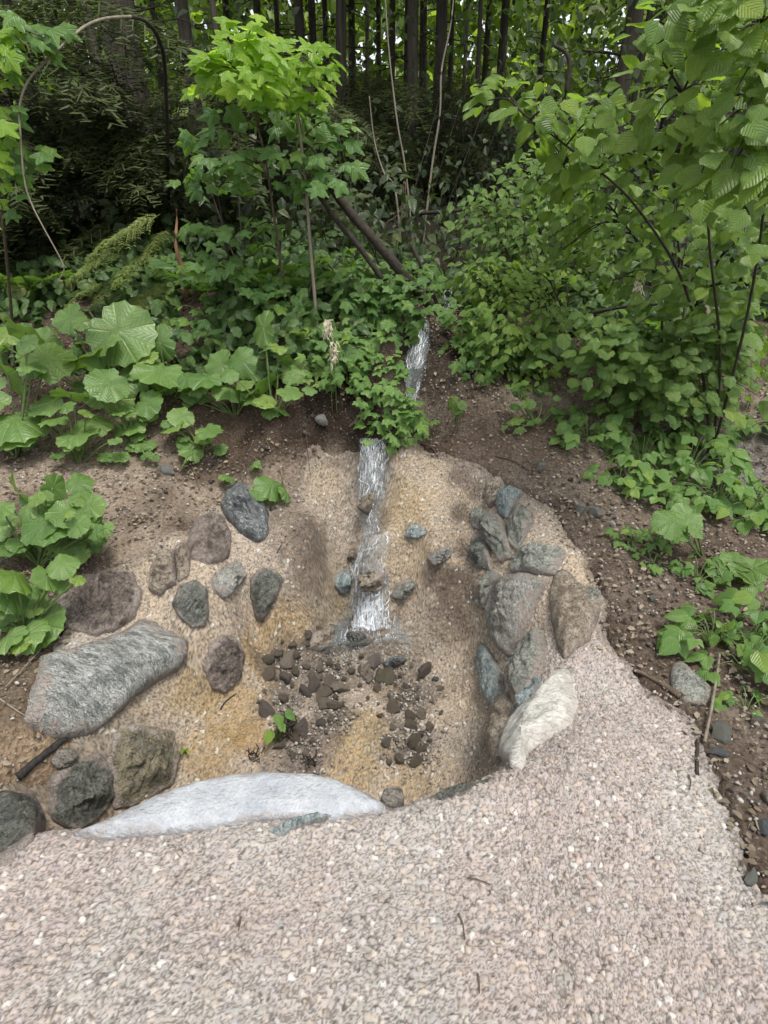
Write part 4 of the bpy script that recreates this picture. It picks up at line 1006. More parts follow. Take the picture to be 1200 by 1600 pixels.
while len(items) < 9500:
    x, Y = random.uniform(-6, 6), random.uniform(3.6, 6.4); z = h1(x, Y)
    q = project(x, Y, z)
    if z < (.86 if x < .9 else .76) or (random.random() < .85 and abs(q[0]-(650 if q[1] > 500 else 690)) < 34): continue
    if vnoise(np.array([[x*2.2, Y*2.2, 0.]]), 91)[0] < -.25: continue
    p = Vector((x, Y, z+.03+.26*random.random()**1.8)); items.append((p, random.uniform(.05, .11), rv()+Vector((0, -.4, -.25)), facing(p)))
V, U, F = leaf_mass('palm3', items)
tag(link('ground_cover', mesh_np('ground_cover', V, F, uv=U), LM['cover']), 'low leafy ground cover carpeting the bank between the larger plants', None, None, 'stuff')
# dead twigs and thin stems standing in the shade
mb = MB()
for k in range(420):
    Y = random.uniform(5.5, 16); x = random.uniform(-.62, .62)*Y; b = Vector((x, Y, h1(x, Y))); l = random.uniform(.4, 2.2); d = Vector((random.uniform(-.5, .5), random.uniform(-.3, .3), 1)).normalized()
    m_ = b+d*l*.5+rv(.06); mb.tube([b, m_, b+d*l+rv(.15)], [.006, .004, .0012], 4)
o = mb.build('brushwood', M_DARKTWIG); tag(o, 'thin dead stems and twigs standing in the forest shade', None, None, 'stuff')

# ------------------------------------------------------------------ spruces with drooping sprays in the left half
def spray_tree(name, label, px, Y, hgt, sprays, mat='needle', cat='tree', group=None, trunk_r=.05, wood=None, kind='spray'):
    x = at(px, 400, Y=Y).x; B = Vector((x, Y, h1(x, Y))); t = thing(name, label, cat, B, group); mb = MB()
    n = 8; mb.tube([B+Vector((.02*math.sin(i), 0, hgt*i/n)) for i in range(n+1)], [trunk_r*(1-.8*i/n) for i in range(n+1)], 9, rough=.05); mb.build('trunk', wood or M_BARK, t, B)
    for (qx, qy, qY, s, az) in sprays:
        p = at(qx, qy, Y=qY); d = Vector((math.sin(az), -math.cos(az), -.25))
        put_leaf(t, B, kind, mat, p, s, d, UP+rv(.15)+Vector((0, -.25, 0)), 'branch')
    return t
R = random.Random(3)
def scatter_sprays(n, x0, x1, y0, y1, Y0, Y1, s0, s1):
    out = []
    for _ in range(n):
        out.append((R.uniform(x0, x1), R.uniform(y0, y1), R.uniform(Y0, Y1), R.uniform(s0, s1), R.uniform(-1.3, 1.3)))
    return out
spray_tree('spruce_tree', 'dark spruce with drooping branches filling the shade at the far left', 60, 6.6, 5, scatter_sprays(80, -40, 180, -20, 430, 5.4, 6.6, .8, 1.4))
spray_tree('spruce_tree', 'dark spruce standing just outside the left edge of the view', -330, 6.4, 6, scatter_sprays(46, -560, -70, -20, 420, 5.2, 6.8, 1.0, 1.6))
spray_tree('spruce_tree', 'dark spruce with drooping branches under the thick dark trunk', 200, 6.9, 5, scatter_sprays(70, 110, 330, 120, 440, 5.6, 6.9, .7, 1.3))
spray_tree('spruce_tree', 'shaded spruce behind the maple sapling', 370, 7.6, 5, scatter_sprays(60, 280, 480, 60, 420, 6.6, 7.8, .8, 1.3))
spray_tree('spruce_tree', 'dark spruce filling the shade behind the diagonal dead trunk', 540, 10.5, 6, scatter_sprays(44, 440, 640, 90, 290, 9, 11, .9, 1.5))
spray_tree('spruce_tree', 'dark spruce between the central trunks and the hazel', 730, 11.5, 6, scatter_sprays(34, 660, 830, 110, 280, 9.5, 12, .9, 1.5))
spray_tree('spruce_tree', 'dim spruce just behind the strongest central trunk', 640, 14, 7, scatter_sprays(24, 560, 740, 110, 240, 12.5, 15, 1.0, 1.6))
spray_tree('young_spruce', 'young spruce with light green drooping sprays on a reddish stem', 281, 4.7, .62,
   [(250,335,4.5,.42,-1.1),(225,350,4.45,.45,-.9),(200,380,4.4,.42,-.8),(180,395,4.4,.38,-1.1),(235,395,4.5,.4,-.4),(215,420,4.5,.4,-.7),(260,360,4.6,.4,-.2),(250,450,4.5,.4,-1.2),(225,460,4.5,.36,-1.0),(190,455,4.45,.36,-1.3),(265,440,4.6,.35,-.5),(165,440,4.5,.34,-1.2)],
   'needle_light', 'tree', None, .026, M_RED, 'spray')
def pole(label, pts, r0, r1, mat, name='sapling', cat='tree', group=None, n=7, free=False):
    P = [at(*p[:2], Y=p[2]) for p in pts]
    g_ = h1(P[-1].x, P[-1].y)
    if P[-1].z > g_ and not free: P[-1] = Vector((P[-1].x, P[-1].y, g_-.03))
    s = spline(P, 8); m = len(s); B = P[-1]; mb = MB(); mb.tube(s, [r0+(r1-r0)*i/m for i in range(m)], n, rough=.06)
    o = mb.build(name, mat, None, B); o.location = B; return tag(o, label, cat, group)
pole('pale thin bare sapling bending at the centre of the forest', [(601,-20,7),(606,60,7),(613,130,7),(622,200,7),(634,270,7),(648,320,7)], .006, .012, M_BARKP)
pole('pale thin bare sapling leaning right of the central trunks', [(710,-20,7.4),(704,40,7.4),(690,110,7.4),(687,180,7.4),(675,260,7.4),(662,330,7.4)], .006, .014, M_BARKP)
pole('dark bent dead stem left of the pale bending sapling', [(577,150,6.6),(585,220,6.6),(600,270,6.5),(618,300,6.4),(630,340,6.3)], .005, .011, M_BARKP)
pole('dead branch arching low in the middle of the forest', [(612,335,6.2),(632,310,6.2),(631,285,6.2),(625,330,6.2),(600,350,6.2)][::-1], .004, .009, M_TWIG, 'branch', 'branch')
def log(label, pts, r0, r1, mat, name='fallen_log', cat='log', rough=.1, n=8, group=None):
    P = [at(a, b, Y=c) if len(p) == 3 else p for p in pts for a, b, c in [p]]; s = spline(P, 6); m = len(s); B = P[len(P)//2]; mb = MB()
    mb.tube(s, [r0+(r1-r0)*i/m for i in range(m)], n, rough=rough); o = mb.build(name, mat, None, B); o.location = B; return tag(o, label, cat, group)
log('dark dead trunk fallen diagonally beside the gully', [(478,225,4.3),(530,310,4.25),(585,375,4.2),(640,440,4.25),(672,478,4.4)], .025, .038, M_DARKTWIG)
log('thinner dead trunk lying parallel below the diagonal one', [(470,260,4.2),(515,330,4.15),(560,385,4.15),(600,440,4.2)], .014, .02, M_DARKTWIG)
log('thin dark branch crossing the stream gully', [(640,380,4.6),(665,430,4.55),(690,495,4.5)], .012, .016, M_DARKTWIG, 'fallen_branch', 'branch')
log('bare branch lying level at the right above the stream', [(655,333,7),(700,330,7),(735,325,7)], .02, .012, M_DARKTWIG, 'fallen_branch', 'branch')

bm = bmesh.new(); bmesh.ops.create_icosphere(bm, subdivisions=1, radius=1); ICO = [tuple(v.index for v in f.verts) for f in bm.faces]; bm.free()
def gravel_mat():
    t = NT('gravel'); ge = t.n('NewGeometry'); r = ge.outputs['Random Per Island']
    col = t.ramp(r, [(0, (.07, .058, .047)), (.4, (.15, .127, .106)), (.75, (.25, .225, .195)), (1, (.34, .32, .29))])
    b = t.n('BsdfPrincipled', Roughness=.85); t.put(b.inputs['Base Color'], col); return t.done(b.outputs[0])
M_GRAVEL = gravel_mat()
M_ROCK['pebble'] = rock_mat('aggregate_pebble', (.36, .32, .29), (.5, .45, .41), (.5, .5, .47), (1, 1, 1), 0, 5, 0, .85, .1, .3)
# ------------------------------------------------------------------ butterbur
butterbur((25,712), 'butterbur with the largest leaves at the left edge of the upper bank', [(22,655,100),(12,585,105,.1),(72,562,95,.15),(-30,620,100),(40,520,60,.3)])
butterbur((122,722), 'butterbur with a folded ribbed leaf drooping over the bare soil', [(120,676,66),(152,660,44),(78,628,75,.08),(110,616,66,.05)])
butterbur((178,640), 'butterbur with the tallest upright leaf in front of the young spruce', [(185,518,112,.05),(110,495,62,.1),(138,560,82),(62,540,72,.12),(160,580,70),(15,520,55,.2)])
butterbur((212,694), 'butterbur with one heart shaped leaf above the brown slope', [(230,630,62),(203,664,54),(184,625,52),(170,598,80),(215,690,36)])
butterbur((268,622), 'butterbur with wide overlapping leaves right of the tallest one', [(250,535,72,.05),(250,580,88),(292,592,48),(205,586,72),(225,560,66,.05)])
butterbur((318,702), 'small butterbur sprouting at the edge of the soil bank', [(270,665,50),(326,672,56),(300,704,46),(284,650,46)])
butterbur((368,648), 'butterbur left of the dark hollow with a pair of wavy leaves', [(360,607,64),(322,590,72),(345,568,58,.1),(300,602,52),(390,575,55,.1)])
butterbur((428,648), 'butterbur beside the dark hollow with a round ribbed leaf', [(415,600,82),(412,512,68,.2),(452,612,52),(424,640,44),(378,562,62,.1),(455,580,50,.1)])
for b, lv in (((178,722), [(166,712,30),(188,713,32)]), ((212,704), [(210,690,36),(222,700,26)]), ((352,752), [(351,743,24),(360,748,18)]), ((398,735), [(396,724,26),(404,728,18)]), ((85,716), [(86,712,20)])):
    butterbur(b, 'tiny butterbur seedling on the bare brown slope', lv, group='butterbur seedlings on the bare slope')
butterbur((428,790), 'butterbur with one broad leaf beside the veined blue grey stone', [(424,757,58),(447,768,40),(404,770,34)])
butterbur((60,880), 'butterbur thicket with the broad pale leaf left of the brown boulder', [(72,815,88),(30,772,80,.1),(108,800,72),(60,852,76),(18,850,72),(106,852,66),(82,762,52,.12),(122,752,46,.12),(0,818,66,.05),(62,788,72,.08),(102,832,76),(140,792,52),(128,776,50,.06),(150,832,46),(134,815,55),(40,800,60,.05)])
butterbur((38,985), 'butterbur with a perfect round leaf just above the big pale slab', [(56,974,88),(14,995,62),(18,930,62),(72,902,56),(24,900,62),(-10,960,60),(95,880,50,.03),(48,930,52,.04)])
# ------------------------------------------------------------------ maple saplings and lobed bushes left of the stream
def W(px, py, Y): return at(px, py, Y=Y)
def YR(a, b): return lambda x, y, R: R.uniform(a, b)
base = ground_point(470, 600, 4.25)
shrub('maple_sapling', 'maple sapling with a sunlit yellow green top', 'tree', base,
      [[base, W(488,430,4.2), W(478,300,4.15), W(466,180,4.1), W(440,80,4.0)], [base, W(440,420,4.2), W(415,250,4.0), W(380,120,3.9)]],
      region([(305,70),(400,35),(480,60),(500,110),(480,160),(330,150)], 20, YR(3.5, 4.2), 1, mind=24)+region([(290,160),(480,150),(535,250),(530,300),(440,280),(330,270),(285,240)], 12, YR(3.7, 4.4), 2, mind=34)+region([(420,200),(540,180),(535,300),(450,290)], 6, YR(3.9, 4.4), 22, mind=30),
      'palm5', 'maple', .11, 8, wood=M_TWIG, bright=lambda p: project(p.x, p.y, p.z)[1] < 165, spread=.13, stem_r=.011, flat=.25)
b2 = ground_point(400, 600, 4.35)
shrub('maple_sapling', 'shaded maple sapling with lobed leaves in front of the dark trunks', 'tree', b2, [[b2, W(370,470,4.3), W(345,330,4.2), W(330,250,4.2)], [b2, W(430,450,4.4), W(440,340,4.4)]],
      region([(290,260),(400,260),(420,340),(400,420),(300,440),(270,360)], 10, YR(3.9, 4.5), 3, mind=34)+region([(330,420),(460,420),(470,500),(330,520)], 12, YR(3.9, 4.4), 4, mind=28),
      'palm5', 'maple', .1, 8, wood=M_DARKTWIG, spread=.13, stem_r=.009, flat=.3)
b3 = ground_point(20, 560, 4.2)
shrub('maple_bush', 'maple twigs with pale lobed leaves cut by the left edge', 'bush', b3, [[b3, W(10,400,3.6), W(-10,200,3.3), W(10,80,3.2)]],
      [W(40,70,3.0), W(70,60,3.05), W(90,62,3.1), W(15,85,3.0), W(-5,60,3), W(20,190,3.0), W(-5,185,3.0), W(5,120,3.1), W(30,255,3.1), W(85,250,3.1), W(70,275,3.1), W(15,265,3.1), W(10,300,3.1), W(5,330,3.2), W(30,90,3.2), W(-10,240,3.1)],
      'palm5', 'maple', .095, 7, wood=M_TWIG, spread=.07, stem_r=.01, bright=lambda p: project(p.x, p.y, p.z)[0] < 14)
twig = pole('pale bare twig arching over and hanging down at the upper left', [(90,440,3.0),(100,422,3.0),(95,405,3.0),(65,350,3.0),(48,315,3.0),(38,280,3.0),(32,210,3.02),(31,165,3.05),(45,125,3.1),(80,88,3.15),(110,60,3.2),(135,40,3.3),(165,29,3.4),(205,26,3.6)], .002, .007, M_BARKP, 'twig', 'twig', None, 7, True)
pole('dark bent stem in the shade that carries the arching bare twig', [(204,26,3.6),(228,34,3.8),(248,62,4.2),(258,120,4.7),(263,300,5.6),(262,440,6.2)], .008, .018, M_DARKTWIG)
bG = ground_point(560, 660, 3.95)
shrub('goatsbeard', 'bushy plant with creamy plumes overhanging the dark hollow', 'plant', bG, [[bG, W(540,560,3.9), W(520,500,3.9)], [bG, W(570,560,4.0), W(590,480,4.1)]],
      region([(470,520),(540,500),(600,540),(620,600),(590,640),(550,612),(470,605)], 26, YR(3.6, 4.0), 5, mind=15), 'palm5', 'herb', .07, 11, spread=.1, wood=M_STALK, stem_r=.006)
bH = ground_point(640, 560, 4.5)
shrub('bramble_bush', 'lobed green bush leaning over the left side of the upper stream', 'bush', bH, [[bH, W(610,480,4.45), W(590,420,4.5)], [bH, W(640,450,4.5), W(670,420,4.6)]],
      region([(545,430),(610,405),(670,415),(690,440),(668,475),(640,515),(612,560),(560,540),(540,480)], 26, YR(4.05, 4.6), 6, mind=19), 'palm5', 'maple', .082, 10, spread=.13, wood=M_TWIG, stem_r=.007)
bI = hit(640, 660)
shrub('hanging_bush', 'light green lobed sprig hanging in front of the top of the waterfall', 'bush', bI, [[bI, W(610,600,3.75), W(600,640,3.6), W(612,685,3.5)], [bI, W(640,660,3.6), W(660,660,3.55)]],
      region([(575,600),(630,590),(660,650),(668,665),(640,690),(610,705),(590,680),(575,640)], 14, YR(3.4, 3.68), 7, mind=16)+[W(665,655,3.5), W(650,668,3.5)], 'palm5', 'herb', .072, 9, spread=.08, wood=M_TWIG, stem_r=.006)
bJ = ground_point(500, 560, 4.3)
shrub('currant_bush', 'dim green bush under the diagonal dead trunk', 'bush', bJ, [[bJ, W(500,480,4.3), W(520,420,4.4)]], region([(460,420),(560,400),(560,470),(500,520),(455,500)], 20, YR(4.3, 4.9), 8, mind=20), 'palm3', 'maple', .08, 10, spread=.11, wood=M_DARKTWIG, stem_r=.007)
herb((330,545), 'sprig of narrow bright leaves between the tall butterbur and the hollow', 'trifol', 'herb', 16, .2, .22, .13, None, 'goatsbeard', Y=4.3)
for px, py, lab in ((512,508,'upper cream plume of the goatsbeard beside the thin pale stem'), (521,545,'lower cream plume of the goatsbeard hanging over its leaves'), (1000,436,'pale cream plume standing among the hazel leaves at the right')):
    Yp = 3.5 if px < 600 else 3.6
    p = at(px, py, Y=Yp); mb = MB()
    ht = .085 if py != 508 else .06
    for k in range(80):
        q = p+Vector((random.uniform(-.02, .02), random.uniform(-.02, .02), random.uniform(-ht, ht*.5))); e = q+Vector((random.uniform(-.022, .022), random.uniform(-.02, .01), random.uniform(-.05, .02)))
        mb.tube([q, (q+e)/2+rv(.004), e], [.0022, .003, .0016], 4, rough=.3)
    g0 = Vector((p.x, p.y+.1, h1(p.x, p.y+.1))); fl = thing('flower_plume', lab, 'flower', g0, 'cream flower plumes among the leaves')
    mb.build('blossom', M_CREAM, fl, g0); sb = MB(); sb.tube(spline([g0-UP*.02, g0.lerp(p, .6)+UP*.06, p], 5), .0025, 5); sb.build('stem', M_STALK, fl, g0)
pole('pale straight stem rising in front of the maple sapling', [(462,165,4.0),(470,220,4.0),(478,290,4.0),(483,360,4.0),(489,430,4.0),(496,500,4.0)], .007, .012, M_BARKP, 'sapling')
for pts, lab in (([(330,300,4.4),(365,400,4.4),(395,470,4.4)], 'thin slanting twig left of the straight pale stem'), ([(385,330,4.5),(430,450,4.5)], 'dark thin twig in the shade of the maple'), ([(375,180,4.6),(372,300,4.6),(385,430,4.6)], 'dark upright stem behind the maple leaves')):
    pole(lab, pts, .004, .007, M_TWIG if 'slanting' in lab else M_DARKTWIG, 'twig', 'twig')
for k, (px, Y, lab) in enumerate(((455,4.5,'fern arching beside the straight pale stem'), (420,4.7,'fern in the shade of the maple sapling'), (330,4.7,'fern left of the shaded maple sapling'), (60,4.9,'fern behind the butterbur at the far left'), (1050,4.4,'fern low under the right hazel'))):
    x = at(px, 480, Y=Y).x; B = Vector((x, Y, h1(x, Y))); tt = thing('fern', lab, 'fern', B, 'ferns in the shade')
    for j in range(9):
        a = j*.7+k; put_leaf(tt, B, 'fern', 'maple' if k else 'herb', B+UP*.02, random.uniform(.4, .6), Vector((math.cos(a)*.8, math.sin(a)*.8-.1, .75)), Vector((-math.cos(a)*.5, -math.sin(a)*.5-.2, 1)), 'frond')

# ------------------------------------------------------------------ hazel and other shrubs at the right
def yramp(x0, Y0, x1, Y1, j): return lambda x, y, R: Y0+(Y1-Y0)*max(0, min(1, (x-x0)/(x1-x0)))+R.uniform(-j, j)
bA = ground_point(1130, 640, 3.55)
shrub('hazel_shrub', 'hazel shrub with the largest leaves at the upper right', 'shrub', bA, [[bA, W(1125,560,3.4), W(1110,400,3.1), W(1090,200,2.9), W(1010,60,2.7)], [bA, W(1170,480,3.2), W(1200,250,2.8), W(1190,40,2.5)], [bA, W(1080,480,3.4), W(1000,330,3.2), W(900,240,3.1), W(820,180,3.0)]],
      region([(985,20),(1060,0),(1200,-30),(1240,120),(1230,330),(1100,340),(1010,220),(975,110)], 42, yramp(980,3.0,1200,2.35,.2), 11, mind=28)
      +region([(725,130),(800,110),(860,170),(900,150),(990,130),(1010,250),(930,260),(820,230)], 14, YR(2.8, 3.3), 12, mind=30), 'round', 'hazel', .098, 9, spread=.11, stem_r=.009, wood=M_DARKTWIG, shape_up=.7)
bB = ground_point(1040, 560, 4.0)
shrub('hazel_shrub', 'dense hazel shrub filling the right side below the largest leaves', 'shrub', bB, [[bB, W(1050,480,3.9), W(1060,380,3.8), W(1010,260,3.7)], [bB, W(1030,450,3.9), W(960,330,3.9), W(880,260,3.9)], [bB, W(1100,450,3.7), W(1170,330,3.5)]],
      region([(860,190),(960,150),(1210,260),(1230,470),(1090,500),(960,470),(860,420),(830,300)], 80, yramp(860,4.1,1200,3.1,.3), 13, mind=24), 'round', 'hazel', .085, 12, spread=.13, stem_r=.009, wood=M_DARKTWIG)
bC = ground_point(850, 480, 5.6)
shrub('leafy_shrub', 'fine leaved shrub on the slope right of the stream gully', 'shrub', bC, [[bC, W(850,400,5.4), W(830,290,5.3)], [bC, W(790,380,5.3), W(760,320,5.3)], [bC, W(900,380,5.2), W(920,280,5.1)]],
      region([(715,330),(760,300),(840,240),(930,260),(960,380),(930,440),(830,440),(740,430)], 95, YR(4.5, 5.6), 14, mind=16), 'ovate', 'small', .075, 15, spread=.15, stem_r=.01, wood=M_DARKTWIG)
bD = ground_point(800, 560, 4.4)
shrub('leafy_shrub', 'low bright shrub overhanging the right bank of the stream', 'shrub', bD, [[bD, W(790,510,4.35), W(760,450,4.4)], [bD, W(850,500,4.3), W(900,470,4.2)]],
      region([(715,420),(800,395),(890,430),(860,470),(780,480),(725,480)], 26, YR(4.2, 4.7), 15, mind=17)+region([(720,500),(880,490),(900,560),(850,610),(780,590),(730,560)], 34, YR(3.85, 4.25), 16, mind=17), 'ovate', 'hazel', .075, 12, spread=.1, stem_r=.008, wood=M_DARKTWIG)
bE = ground_point(1000, 640, 3.7)
shrub('bramble_bush', 'mixed bramble bush at the foot of the right hazel', 'bush', bE, [[bE, W(1000,590,3.65), W(960,540,3.7)], [bE, W(1060,580,3.6), W(1120,540,3.5)]],
      region([(890,500),(1000,490),(1200,480),(1210,640),(1100,650),(980,640),(900,600)], 62, YR(3.3, 3.85), 17, mind=18), 'palm3', 'small', .08, 11, spread=.1, stem_r=.007, wood=M_TWIG)
bF = ground_point(1120, 640, 3.6)
log('mossy grey trunk leaning in the shade behind the right bank', [(1128,640,3.7),(1122,590,3.7),(1118,540,3.75),(1100,470,3.9)], .022, .016, M_BARKP, 'dead_branch', 'branch')
for pts, lab in (([(1030,590,4.0),(1045,520,4.0),(1068,420,4.0)], 'left of two mossy stems in the hazel shade'), ([(1052,585,4.0),(1066,510,4.0),(1080,410,4.0)], 'right of two mossy stems in the hazel shade'), ([(920,490,4.3),(985,478,4.2),(1060,474,4.1)], 'dead branch lying level in the dark gap under the hazel'), ([(870,210,3.4),(890,100,3.4),(865,70,3.4)], 'dark bare branch crossing the upper hazel twigs'), ([(985,225,3.0),(1080,235,2.95),(1150,215,2.9)], 'dark branch showing between the large hazel leaves')):
    log(lab, pts, .012, .008, M_DARKTWIG if 'dark' in lab else M_TWIG, 'dead_branch', 'branch')
# coltsfoot-like round leaves and trifoliate weeds on the right bank
butterbur((868,590), 'coltsfoot with a cupped round leaf above the right bank', [(870,530,64),(832,560,52),(846,545,46)], group='coltsfoot on the right bank', name='coltsfoot')
butterbur((965,600), 'coltsfoot with a round leaf in the bramble', [(965,560,36),(935,515,44),(990,545,34)], group='coltsfoot on the right bank', name='coltsfoot')
butterbur((838,665), 'coltsfoot hanging over the bare soil right of the stream', [(850,612,34),(826,630,30),(834,658,30),(806,656,28),(870,640,34),(812,600,34)], group='coltsfoot on the right bank', name='coltsfoot')
butterbur((712,660), 'small coltsfoot alone on the soil above the brown streak', [(708,630,28),(714,645,26),(722,632,20)], group='coltsfoot on the right bank', name='coltsfoot')
butterbur((1100,870), 'butterbur with three leaves on the gravelly right bank', [(1150,875,62),(1125,885,60),(1175,890,55),(1050,815,66),(1075,808,56)], group='coltsfoot on the right bank', name='coltsfoot')
RG = 'leafy weeds on the right bank'
for b, n, r, h, s, lab in (((920,690), 20, .2, .22, .12, 'bright weed at the edge of the bare soil under the coltsfoot'), ((1000,735), 26, .26, .26, .14, 'weed with toothed leaves left of the drooping raspberry'), ((965,765), 12, .15, .15, .11, 'small bright weed at the front edge of the right thicket'),
                  ((1075,740), 26, .28, .26, .14, 'raspberry in the middle of the right thicket'), ((1120,790), 26, .26, .24, .14, 'raspberry drooping in front of the dark gravel'), ((1175,800), 18, .22, .2, .13, 'raspberry at the right edge above the gravel'), ((1040,790), 14, .18, .14, .11, 'low yellowish weed below the right thicket'),
                  ((950,660), 16, .22, .22, .12, 'weed in the shade behind the bright one'), ((1060,680), 22, .3, .26, .12, 'weed in the shade under the bramble bush'), ((1150,690), 18, .3, .25, .12, 'weed at the right edge in deep shade')):
    herb(b, lab, 'trifol', 'herb', int(n*1.35), r, h, s*1.15, RG, 'raspberry' if 'raspberry' in lab else 'weed')
for b, n, r, h, s, lab in (((985,850), 12, .1, .09, .07, 'feathery weed on the bare soil, left one of the row'), ((1025,850), 14, .1, .09, .07, 'feathery weed on the bare soil, middle one of the row'), ((1090,905), 18, .14, .1, .07, 'feathery yellowish weed below the butterbur with three leaves'), ((1020,885), 10, .08, .07, .06, 'feathery weed nearest the concrete rim'), ((1180,990), 12, .1, .1, .07, 'feathery weed beside the large raspberry')):
    herb(b, lab, 'trifol', 'herb', n, r, h, s, 'feathery weeds on the right bank', 'weed')
for b, n, r, h, s, lab in (((1110,1010), 16, .15, .2, .145, 'raspberry with a silvery leaf underside beside the grey green stone'), ((1165,1050), 18, .16, .2, .15, 'large raspberry plant at the right edge'), ((1190,985), 12, .14, .2, .14, 'yellow green raspberry leaves cut by the right edge'), ((1165,1110), 8, .08, .08, .075, 'small raspberry shoot below the large raspberry')):
    herb(b, lab, 'trifol', 'herb', n, r, h, s, 'raspberries low on the right bank', 'raspberry')
butterbur((432,1160), 'small green seedling growing from the rubble in the basin', [(430,1115,30,-.02),(446,1112,22,-.02),(424,1140,30,-.03),(438,1130,22,-.03)], 'herb', 'ovate', None, 'plant', 'seedling')
butterbur((288,1172), 'tiny yellow seedling on the concrete above the lip', [(284,1168,12,0),(292,1171,10,0)], 'bright', 'simple', None, 'plant', 'seedling')
herb((1000,690), 'leafy filler weed', 'trifol', 'herb', 1, .05, .1, .1, None) if False else None

# ------------------------------------------------------------------ sticks, roots, loose stones, litter
def gstick(label, px, r0, r1, mat, name='stick', cat='stick', lift=.012, n=7, rough=.12, group=None):
    P = [hit(*p)+UP*lift for p in px]; s = spline(P, 6); m = len(s); B = P[0]; mb = MB(); mb.tube(s, [r0+(r1-r0)*i/m for i in range(m)], n, rough=rough)
    o = mb.build(name, mat, None, B); o.location = B; return tag(o, label, cat, group)
gstick('charred black stick lying on the brown soil at the lower left', [(30,1219),(50,1200),(75,1180),(104,1157)], .017, .013, M_CHAR, lift=.015, n=9)
gstick('brown weathered stick pointing at the grey green stone', [(990,1050),(1012,1060),(1040,1076),(1062,1092)], .008, .014, M_TWIG)
gstick('thin grey stick standing between the raspberry and the concrete edge', [(1098,1168),(1108,1120),(1118,1060),(1122,1030)], .006, .004, M_BARKP, lift=.03)
gstick('short dark peg at the right edge of the concrete', [(1088,1214),(1088,1190),(1089,1160)], .007, .006, M_DARKTWIG)
gstick('thin twig lying across the back wall right of the waterfall', [(650,692),(678,705),(690,745),(698,790),(704,830),(705,862)], .005, .0028, M_TWIG)
gstick('short twig below the brown soil streak', [(626,985),(638,962),(652,942),(668,930)], .004, .002, M_TWIG)
gstick('twig lying on soil above the right wall', [(770,715),(800,722),(830,738),(850,735)], .005, .003, M_TWIG)
gstick('forked root hanging at the edge of the dark hollow', [(552,618),(566,645),(558,662),(546,675)], .016, .008, M_TWIG, 'root', 'root', lift=.03)
gstick('thin root dangling from the bank below the small butterbur', [(296,725),(303,738),(309,758),(312,770)], .005, .003, M_TWIG, 'root', 'root')
gstick('dead grass stem at the lower left beside the slab', [(0,1095),(25,1112),(55,1132)], .0035, .002, M_BARKP)
gstick('thin dry stalk leaning over the soil left of the slab', [(12,1082),(35,1058),(66,1024)], .003, .002, M_BARKP, lift=.03)
gstick('small dark twig on the ochre streak', [(345,1112),(352,1100),(372,1085),(390,1072)], .005, .0025, M_DARKTWIG)
gstick('dark curved twig above the dark patch of the back wall', [(428,872),(436,862),(441,848),(440,836)], .005, .003, M_DARKTWIG)
gstick('thin twig across the small pale stone', [(318,893),(332,905),(345,900)], .003, .002, M_TWIG)
for px, lab in (([(730,1380),(745,1382),(765,1390)], 'curved twig on the concrete apron'), ([(716,1435),(722,1450),(726,1475)], 'crumbly dark twig on the apron below the curved one'), ([(746,1530),(748,1545),(748,1560)], 'tiny twig near the bottom of the apron'), ([(1074,1218),(1077,1230),(1075,1242)], 'tiny dark twig at the right part of the apron'), ([(372,1455),(378,1440),(374,1462)], 'dark speck of bark at the left part of the apron')):
    gstick(lab, px, .003, .0015, M_TWIG, lift=.022, n=5)
def dark_tangle(px, py, lab, n=26, r=.07):
    B = hit(px, py); mb = MB()
    for _ in range(n):
        a = B+rv(r)*.6+UP*.03; b = a+Vector((random.uniform(-r, r), random.uniform(-r, r)*.8, random.uniform(-.02, .05)))
        a.z = max(a.z, h1(a.x, a.y)+.02); b.z = max(b.z, h1(b.x, b.y)+.02); mb.tube([a, (a+b)/2+rv(.02), b], [.0025, .003, .001], 4)
    o = mb.build('root_tangle', M_DARKTWIG, None, B); o.location = B; tag(o, lab, 'roots')
dark_tangle(448,1150, 'tangle of dark rootlets below the seedling in the basin', 60, .075)
dark_tangle(400,1190, 'second small clump of dark rootlets left of the tangle', 14, .04)
dark_tangle(485,1200, 'dark rootlets just behind the white lip stone', 16, .04)
# loose stones: a few alike shapes, placed one by one
ROCKS = []
for i in range(7):
    bm = bmesh.new(); bmesh.ops.create_icosphere(bm, subdivisions=2, radius=1)
    P = np.array([list(v.co) for v in bm.verts]); q = P*1.1+i*9
    d = .35*fbm(q, 3, 100+i); _, _, vid = voro(P*1.2+i*5, 200+i); d = d+.3*(vid-.5)
    P = P*(1+d)[:, None]; pr = random.Random(i)
    for _k in range(7):
        n_ = np.array([pr.uniform(-1, 1), pr.uniform(-1, 1), pr.uniform(-.8, .8)]); n_ /= np.linalg.norm(n_); h_ = P@n_; P = P-np.clip(h_-pr.uniform(.4, .75), 0, 9)[:, None]*n_[None]
    P = P*np.array([1, .65+.35*pr.random(), .7]); F = [[v.index for v in f.verts] for f in bm.faces]; bm.free()
    ROCKS.append((P, F))
_rk = {}
def rock_mesh(i, mat):
    if (i, mat) not in _rk:
        P, F = ROCKS[i]; me = mesh_np('loose_stone', P, F, smooth=False); me.materials.append(M_ROCK[mat]); _rk[(i, mat)] = me
    return _rk[(i, mat)]
def loose(p, s, mat, label, group, name='stone', sink=.25, lift=.008):
    o = bpy.data.objects.new(name, rock_mesh(random.randrange(7), mat)); COL.objects.link(o); n = hnormal(p.x, p.y)
    o.rotation_euler = (random.uniform(-.9, .9), random.uniform(-.9, .9), random.uniform(0, 6.28)); o.scale = (s, s*random.uniform(.7, 1), s); o.location = p+n*(s*sink+lift)
    return tag(o, label, 'stone', group)
